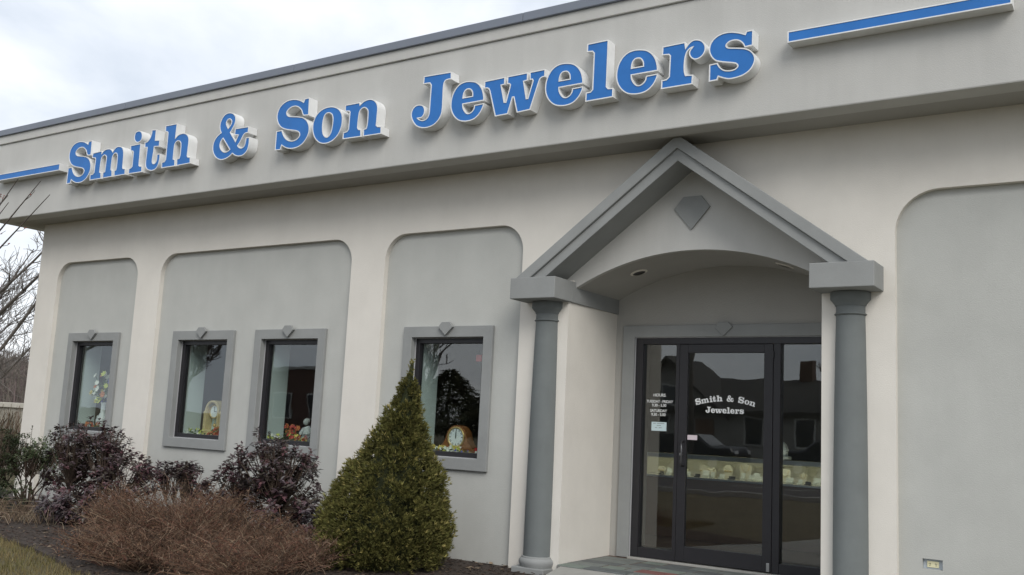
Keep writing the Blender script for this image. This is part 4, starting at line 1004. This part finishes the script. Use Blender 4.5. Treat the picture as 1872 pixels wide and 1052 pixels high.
for ps, r in (([(-17.35, 3.35, 1.9), (-16.2, 3.2, 2.95), (-14.6, 3.1, 3.75), (-13.2, 3.0, 4.7)], .085), ([(-17.35, 3.35, 2.0), (-16.5, 3.3, 3.4), (-15.0, 3.2, 4.1), (-13.5, 3.1, 4.9)], .07),
              ([(-17.4, 3.35, 1.7), (-16.0, 3.3, 2.3), (-14.9, 3.3, 3.25), (-13.7, 3.3, 3.6), (-12.9, 3.2, 3.5)], .07), ([(-17.4, 3.4, 1.8), (-16.9, 3.4, 2.8), (-16.3, 3.4, 3.6), (-15.4, 3.4, 4.4)], .06), ([(-17.5, 3.4, 1.5), (-16.4, 3.6, 1.7), (-15.4, 3.7, 2.5), (-15.0, 3.7, 3.4)], .05)):
    ps = [Vector(p) for p in ps]; n_ = len(ps); cb.tube(ps, [.62*r*(1-.75*k/(n_-1)) for k in range(n_)], 7, False)
    for q in range(18):
        k = R.randint(0, n_-2); p = ps[k].lerp(ps[k+1], R.random()); d = ((ps[k+1]-ps[k]).normalized()+rdir(-.6, .8)*.8).normalized()
        grow(cb, p, d, R.uniform(.3, .6), r*.22, 2, R, up=0., rmin=.0045)
rnd = old
cb.build('crown', 'bark_grey', T)
bare_tree('bare tree standing furthest behind the low wall', (-34, 11.5, GZ), 7, .15, (.12, 0, 1), 3, 22, .009)
bare_tree('slender bare tree just beyond the low wall', (-25.6, 7.4, GZ), 5.0, .10, (.5, .1, 1), 3, 23, .006)
# near ornamental tree, its twigs crossing the end of the fascia
T = thing('budding_tree', 'small budding tree whose thin twigs cross the end of the fascia', 'tree', (-11.4, -1.15, GZ)); tb = MB()
tb.tube([(-11.4, -1.15, GZ-.1), (-11.35, -1.15, .8), (-11.2, -1.12, 1.7)], [.075, .062, .055], 9); tb.build('trunk', 'bark', T, smooth=True)
cb, bud = MB(), MB(); R = random.Random(5); old = rnd; rnd = R
for tip in ((-7.66, -1.1, 4.02), (-7.5, -1.05, 3.84), (-8.10, -1.15, 4.08), (-8.2, -1.2, 3.86), (-8.35, -1.1, 3.80), (-12.5, -.9, 4.6), (-13.4, -1.6, 3.6), (-11.2, -2.4, 4.3), (-8.3, -1.2, 3.4), (-8.5, -1.0, 3.0), (-8.25, -1.1, 2.6)):
    s = Vector((-11.2, -1.12, 1.7)); t = Vector(tip); m1 = s.lerp(t, .35)+Vector((R.uniform(-.1, .1), R.uniform(-.1, .1), .12)); m2 = s.lerp(t, .7)+Vector((R.uniform(-.08, .08), R.uniform(-.06, .06), R.uniform(-.05, .08)))
    cb.tube([s, m1, m2, t], [.030, .021, .012, .0045], 6, False)
    for q in range(6):
        p = m1.lerp(m2, R.random()) if q < 4 else m2.lerp(t, R.uniform(0, .7)); d = ((t-s).normalized()*.9+rdir(-.6, .4)*.5).normalized(); L = R.uniform(.10, .30)
        e = p+d*L; cb.tube([p, p+d*L*.5+rdir()*.02, e], [.006, .0045, .0028], 4, False)
        for w in range(2): bud.ball(p.lerp(e, R.uniform(.5, 1)), .009, n=5, m=3)
rnd = old
cb.build('crown', 'bark', T); bud.build('buds', 'twig_red', T)['kind'] = 'stuff'
# low wall with bare vines
W0, W1 = Vector((-26, 4.6, 0)), Vector((-12.9, 3.0, 0))
T = thing('low_wall', 'low pale stone wall with a flat cap covered in bare vines', 'wall', (-19.5, 3.8, GZ))
wd = (W1-W0).normalized(); wn_ = Vector((-wd.y, wd.x, 0))
def slab(name, t0, t1, h0, h1, m):
    a, b = W0, W1; b_ = MB(); q = [a+wn_*t0, b+wn_*t0, b+wn_*t1, a+wn_*t1]; i = 0
    b_.v = [(p.x, p.y, h0) for p in q]+[(p.x, p.y, h1) for p in q]; b_.f = [(0, 3, 2, 1), (4, 5, 6, 7), (0, 1, 5, 4), (1, 2, 6, 5), (2, 3, 7, 6), (3, 0, 4, 7)]; b_.c = [None]*6
    return b_.build(name, m, T, bevel=.01)
slab('wall_body', -.15, .15, GZ-.1, 1.10, 'wall_stone'); slab('wall_cap', -.20, .20, 1.101, 1.20, 'cap_stone')
vb = MB(); R = random.Random(8)
for k in range(900):
    t = R.random(); p = W0.lerp(W1, t)-wn_*(.16+R.random()*.10); p.z = GZ+R.uniform(-.02, .7); col = jit((.13, .10, .07), .35); pts = [p.copy()]
    for q in range(5): p = p+wd*R.uniform(-.09, .12)+Vector((0, 0, R.uniform(.04, .17)))-wn_*R.uniform(-.02, .02); p.z = min(p.z, 1.18); pts.append(p.copy())
    vb.tube(pts, [.009, .008, .007, .006, .005, .004], 4, False, col)
vb.build('vines', 'twig', T)
# wooded rise far left
hb = MB(); nx, ny = 40, 8
def hz(x, y): return GZ-.3+6.5*max(0, min(1, (y-22)/60))*(1+.25*noise.noise(Vector((x*.02, y*.02, 0))))*max(0, min(1, (-30-x)/40))
for i in range(nx):
    for j in range(ny):
        xs = [-330+300*(i+u)/nx for u in (0, 1)]; ys = [20+130*(j+u)/ny for u in (0, 1)]
        hb.face([(xs[0], ys[0], hz(xs[0], ys[0])), (xs[1], ys[0], hz(xs[1], ys[0])), (xs[1], ys[1], hz(xs[1], ys[1])), (xs[0], ys[1], hz(xs[0], ys[1]))])
tag(hb.build('hill', 'hill_ground', smooth=True), kind='structure')
wb = MB(); R = random.Random(9)
for k in range(2600):
    y = R.uniform(26, 75); x = -R.uniform(1.35, 1.9)*y-R.uniform(2, 34); z = hz(x, y); h = R.uniform(1.6, 4.2)
    col = jit((.12, .10, .088), .3); p = Vector((x, y, z-.1))
    t = p+Vector((R.uniform(-.6, .6), R.uniform(-.6, .6), h)); wb.tube([p, p.lerp(t, .5), t], [.06, .04, .012], 3, False, col)
    for q in range(5):
        s = p.lerp(t, R.uniform(.25, .9)); d = Vector((R.uniform(-1, 1), R.uniform(-1, 1), R.uniform(.2, 1.1)))*R.uniform(.4, 1.1); wb.tube([s, s+d], [.022, .008], 3, False, col)
tag(wb.build('distant_woods', 'twig'), 'far brown leafless woods on the rise behind the low wall', 'woods', kind='stuff')

# ------------------------------------------------------------------ across the road (seen in the glass)
mat('house_siding', (.25, .245, .23), .85, mottle=.08); mat('house_roof', (.055, .052, .05), .9, mottle=.15, mscale=6)
mat('house_trim', (.45, .45, .43), .7); mat('house_glass', (.03, .035, .04), .08, spec=.8); mat('house_brick', (.105, .062, .05), .9, mottle=.2, mscale=8)
mat('tyre', (.015, .015, .015), .8); mat('car_paint_dark', (.02, .022, .026), .25, spec=.6); mat('car_paint_silver', (.32, .33, .34), .3, metal=.4, spec=.6); mat('lamp_lens', (.6, .6, .6), .15); mat('tail_lens', (.25, .01, .01), .2)
def house(label, x, y, w, dpt, hw, hr, gables, wall_m='house_siding', chimney=None):
    T = thing('gabled_house', label, 'house', (x, y, GZ)); f = y+dpt/2
    MB().box(x-w/2, x+w/2, y-dpt/2, f, GZ-.1, hw).build('wall', wall_m, T)
    ro = MB(); e = .4
    ro.v = [(x-w/2-e, f+e, hw-.2), (x+w/2+e, f+e, hw-.2), (x+w/2+e, y, hr), (x-w/2-e, y, hr), (x-w/2-e, y-dpt/2-e, hw-.2), (x+w/2+e, y-dpt/2-e, hw-.2)]
    ro.v += [(a, b, c+.18) for a, b, c in ro.v]
    ro.f = [(0, 1, 2, 3), (3, 2, 5, 4), (6, 9, 8, 7), (9, 10, 11, 8), (0, 6, 7, 1), (4, 5, 11, 10), (0, 3, 9, 6), (3, 4, 10, 9), (1, 7, 8, 2), (2, 8, 11, 5)]; ro.c = [None]*10
    roof = ro.build('roof', 'house_roof', T, recalc=True)
    for gx, gw, gz in gables:                              # front-facing gables
        b = MB(); b.v = [(gx-gw/2, f+.02, hw-.2), (gx+gw/2, f+.02, hw-.2), (gx, f+.02, gz), (gx-gw/2, y, hw-.2), (gx+gw/2, y, hw-.2), (gx, y, gz)]
        b.f = [(0, 1, 2), (3, 5, 4)]; b.c = [None]*2; b.build('gable_wall', wall_m, T)
        b = MB(); s = Vector((gw/2, 0, gz-hw+.2)).normalized()*.5
        for sg in (-1, 1):
            p0 = (gx+sg*(gw/2+s.x), f+.5, hw-.2-s.z); p1 = (gx, f+.5, gz); p2 = (gx, y, gz); p3 = (gx+sg*(gw/2+s.x), y, hw-.2-s.z)
            b.face([p0, p1, p2, p3]); b.face([(p[0], p[1], p[2]+.18) for p in (p3, p2, p1, p0)]); b.face([p0, (p0[0], p0[1], p0[2]+.18), (p1[0], p1[1], p1[2]+.18), p1])
        b.build('gable_roof', 'house_roof', T)
        wi = MB().box(gx-.5, gx+.5, f+.021, f+.08, hw+.1, hw+1.3).build('window', 'house_trim', T); MB().box(gx-.4, gx+.4, f+.081, f+.1, hw+.2, hw+1.2).build('pane', 'house_glass', wi)
    n = max(2, int(w/2.6))
    for k in range(n):
        xx = x-w/2+w*(k+.5)/n
        if k == n//2:
            d_ = MB().box(xx-.5, xx+.5, f, f+.06, GZ, 2.1).build('door', 'case_wood', T); MB().box(xx+.32, xx+.38, f+.061, f+.1, .9, 1.0).build('handle', 'metal_bright', d_)
        else:
            wi = MB().box(xx-.55, xx+.55, f, f+.06, .8, 2.3).build('window', 'house_trim', T); MB().box(xx-.45, xx+.45, f+.061, f+.08, .9, 2.2).build('pane', 'house_glass', wi)
    if chimney: MB().box(chimney-.35, chimney+.35, y-.3, y+.4, hw, hr+1.2).build('chimney', 'house_brick', roof)
house('dark gabled house mirrored in the door glass', -15.5, -43, 13, 9, 2.6, 4.3, [(-17.5, 6, 5.2)], chimney=-11.5)
house('second gabled house mirrored in the right side light', -3.5, -46, 8, 9, 3.0, 5.3, [(-4.5, 5, 5.7)], chimney=-1.5)
T = thing('brick_building', 'brown brick commercial building mirrored in the third window', 'building', (-43, -36, GZ))
MB().box(-46.5, -37.5, -44, -36, GZ-.1, 4.1).build('wall', 'house_brick', T); MB().box(-46.65, -37.35, -44.15, -35.85, 4.101, 4.3).build('parapet', 'house_trim', T)
for k in range(3):
    xx = -45+k*3; wi = MB().box(xx-.8, xx+.8, -35.999, -35.93, 1.0, 2.6).build('window', 'house_trim', T); MB().box(xx-.7, xx+.7, -35.929, -35.91, 1.1, 2.5).build('pane', 'house_glass', wi)
MB().box(-37.499, -37.43, -41, -39.8, GZ, 2.2).build('door', 'case_wood', T)
def car(label, x, y, paint, flip=1):
    T = thing('parked_car', label, 'car', (x, y, GZ), 'cars parked across the road')
    prof = [(-2.2, .35), (-2.25, .62), (-2.1, .82), (-1.35, .92), (-.75, 1.38), (.55, 1.42), (1.25, 1.0), (2.1, .92), (2.25, .7), (2.2, .35)]
    lo = [(x+flip*a, GZ+b) for a, b in prof]; MB().prism([lo], y-.86, y+.86).build('body', paint, T, bevel=.09)
    gl = [(-1.2, .95), (-.72, 1.32), (-.1, 1.35), (-.1, .95)]; gr_ = [(-.02, .95), (-.02, 1.35), (.5, 1.36), (1.08, .98)]
    for g_ in (gl, gr_):
        for s in (-1, 1): MB().prism([[(x+flip*a, GZ+b) for a, b in g_]], y+s*.865, y+s*.872).build('side_window', 'house_glass', T)
    MB().prism([[(x+flip*a, GZ+b) for a, b in ((.62, 1.38), (1.2, 1.02), (1.22, 1.04), (.64, 1.41))]], y-.7, y+.7).build('windscreen', 'house_glass', T)
    for wx in (-1.4, 1.4):
        for s in (-1, 1):
            ty_ = MB().tube([(x+wx, y+s*.70, GZ+.33), (x+wx, y+s*.89, GZ+.33)], .33, 20).build('wheel', 'tyre', T, bevel=.03); MB().tube([(x+wx, y+s*.891, GZ+.33), (x+wx, y+s*.90, GZ+.33)], .2, 16).build('rim', 'metal_bright', ty_)
    for s in (-1, 1):
        MB().box(x+flip*2.2-.06, x+flip*2.2+.06, y+s*.62-.16, y+s*.62+.16, GZ+.66, GZ+.8).build('headlight', 'lamp_lens', T, bevel=.02); MB().box(x-flip*2.18-.07, x-flip*2.18+.07, y+s*.65-.14, y+s*.65+.14, GZ+.66, GZ+.8).build('tail_light', 'tail_lens', T, bevel=.02)
car('dark sedan parked across the road mirrored in the door glass', -11.5, -27, 'car_paint_dark'); car('dark car parked nearer the second house across the road', -5.8, -28, 'car_paint_dark', -1)
car('silver car parked left of the dark sedan across the road', -16.8, -27.5, 'car_paint_silver'); car('dark car furthest right of the cars across the road', -.6, -27.5, 'car_paint_dark')
car('silver car by the road mirrored in the second window', -27.5, -26, 'car_paint_silver')
T = thing('street_pole', 'plain utility pole across the road mirrored in the door glass', 'pole', (-10.2, -24, GZ)); MB().tube([(-10.2, -24, GZ-.2), (-10.2, -24, 8.4)], [.14, .10], 10).build('mast', 'bark_grey', T, smooth=True)
MB().box(-11.3, -9.1, -24.06, -23.94, 7.6, 7.75).build('crossarm', 'bark_grey', T)
for i_ in (-11.1, -10.6, -9.8, -9.3): MB().lathe([(0, 0), (.04, 0), (.05, .05), (.03, .1), (0, .12)], i_, -24, 7.751, 8).build('insulator', 'porcelain', T)
bare_tree('bare street tree mirrored in the second window', (-51, -35, GZ), 8, .2, (.1, .1, 1), 4, 31, .02, 'bare trees across the road')
bare_tree('bare tree beside the brown brick building', (-33.5, -40, GZ), 10, .22, (-.1, 0, 1), 4, 32, .02, 'bare trees across the road')
bare_tree('bare tree beside the gabled house with chimney', (-7.6, -40, GZ), 8, .18, (.1, 0, 1), 4, 33, .02, 'bare trees across the road')
def conifer(label, x, y, h, r, seed):
    T = thing('evergreen_tree', label, 'tree', (x, y, GZ), 'evergreens across the road'); R = random.Random(seed)
    MB().tube([(x, y, GZ-.1), (x, y, h*.95)], [.16, .03], 8).build('trunk', 'bark', T); b = MB()
    for k in range(7000):
        t = R.random()**.7; z = .5+(h-.5)*(1-t); a = R.uniform(0, 2*PI); rr = r*(t+.04)*math.sqrt(R.uniform(.2, 1))*(1+.25*math.sin(a*5+z*3)); p = Vector((x+rr*math.cos(a), y+rr*math.sin(a), z))
        d = Vector((math.cos(a)+R.uniform(-.6, .6), math.sin(a)+R.uniform(-.6, .6), R.uniform(-.5, .2))).normalized(); s = d.cross(Vector((0, 0, 1))); s = s.normalized() if s.length > .01 else Vector((1, 0, 0))
        b.leaf(p, d, s, R.uniform(.2, .45), .16, jit(R.choice([(.06, .07, .035), (.085, .09, .045), (.11, .105, .055)]), .2))
    b.build('crown', 'needle', T)
conifer('tall evergreen mirrored on the left of the clock window', -30.5, -38, 4.4, 3.6, 41); conifer('lower evergreen beside the tall one mirrored in the clock window', -26.3, -38.5, 4.1, 3.6, 42); conifer('broad evergreen at the right of the mirrored row across the road', -22.5, -38, 4.4, 3.2, 43); conifer('broad evergreen at the left of the mirrored row across the road', -34.4, -37.5, 4.6, 3.2, 44)
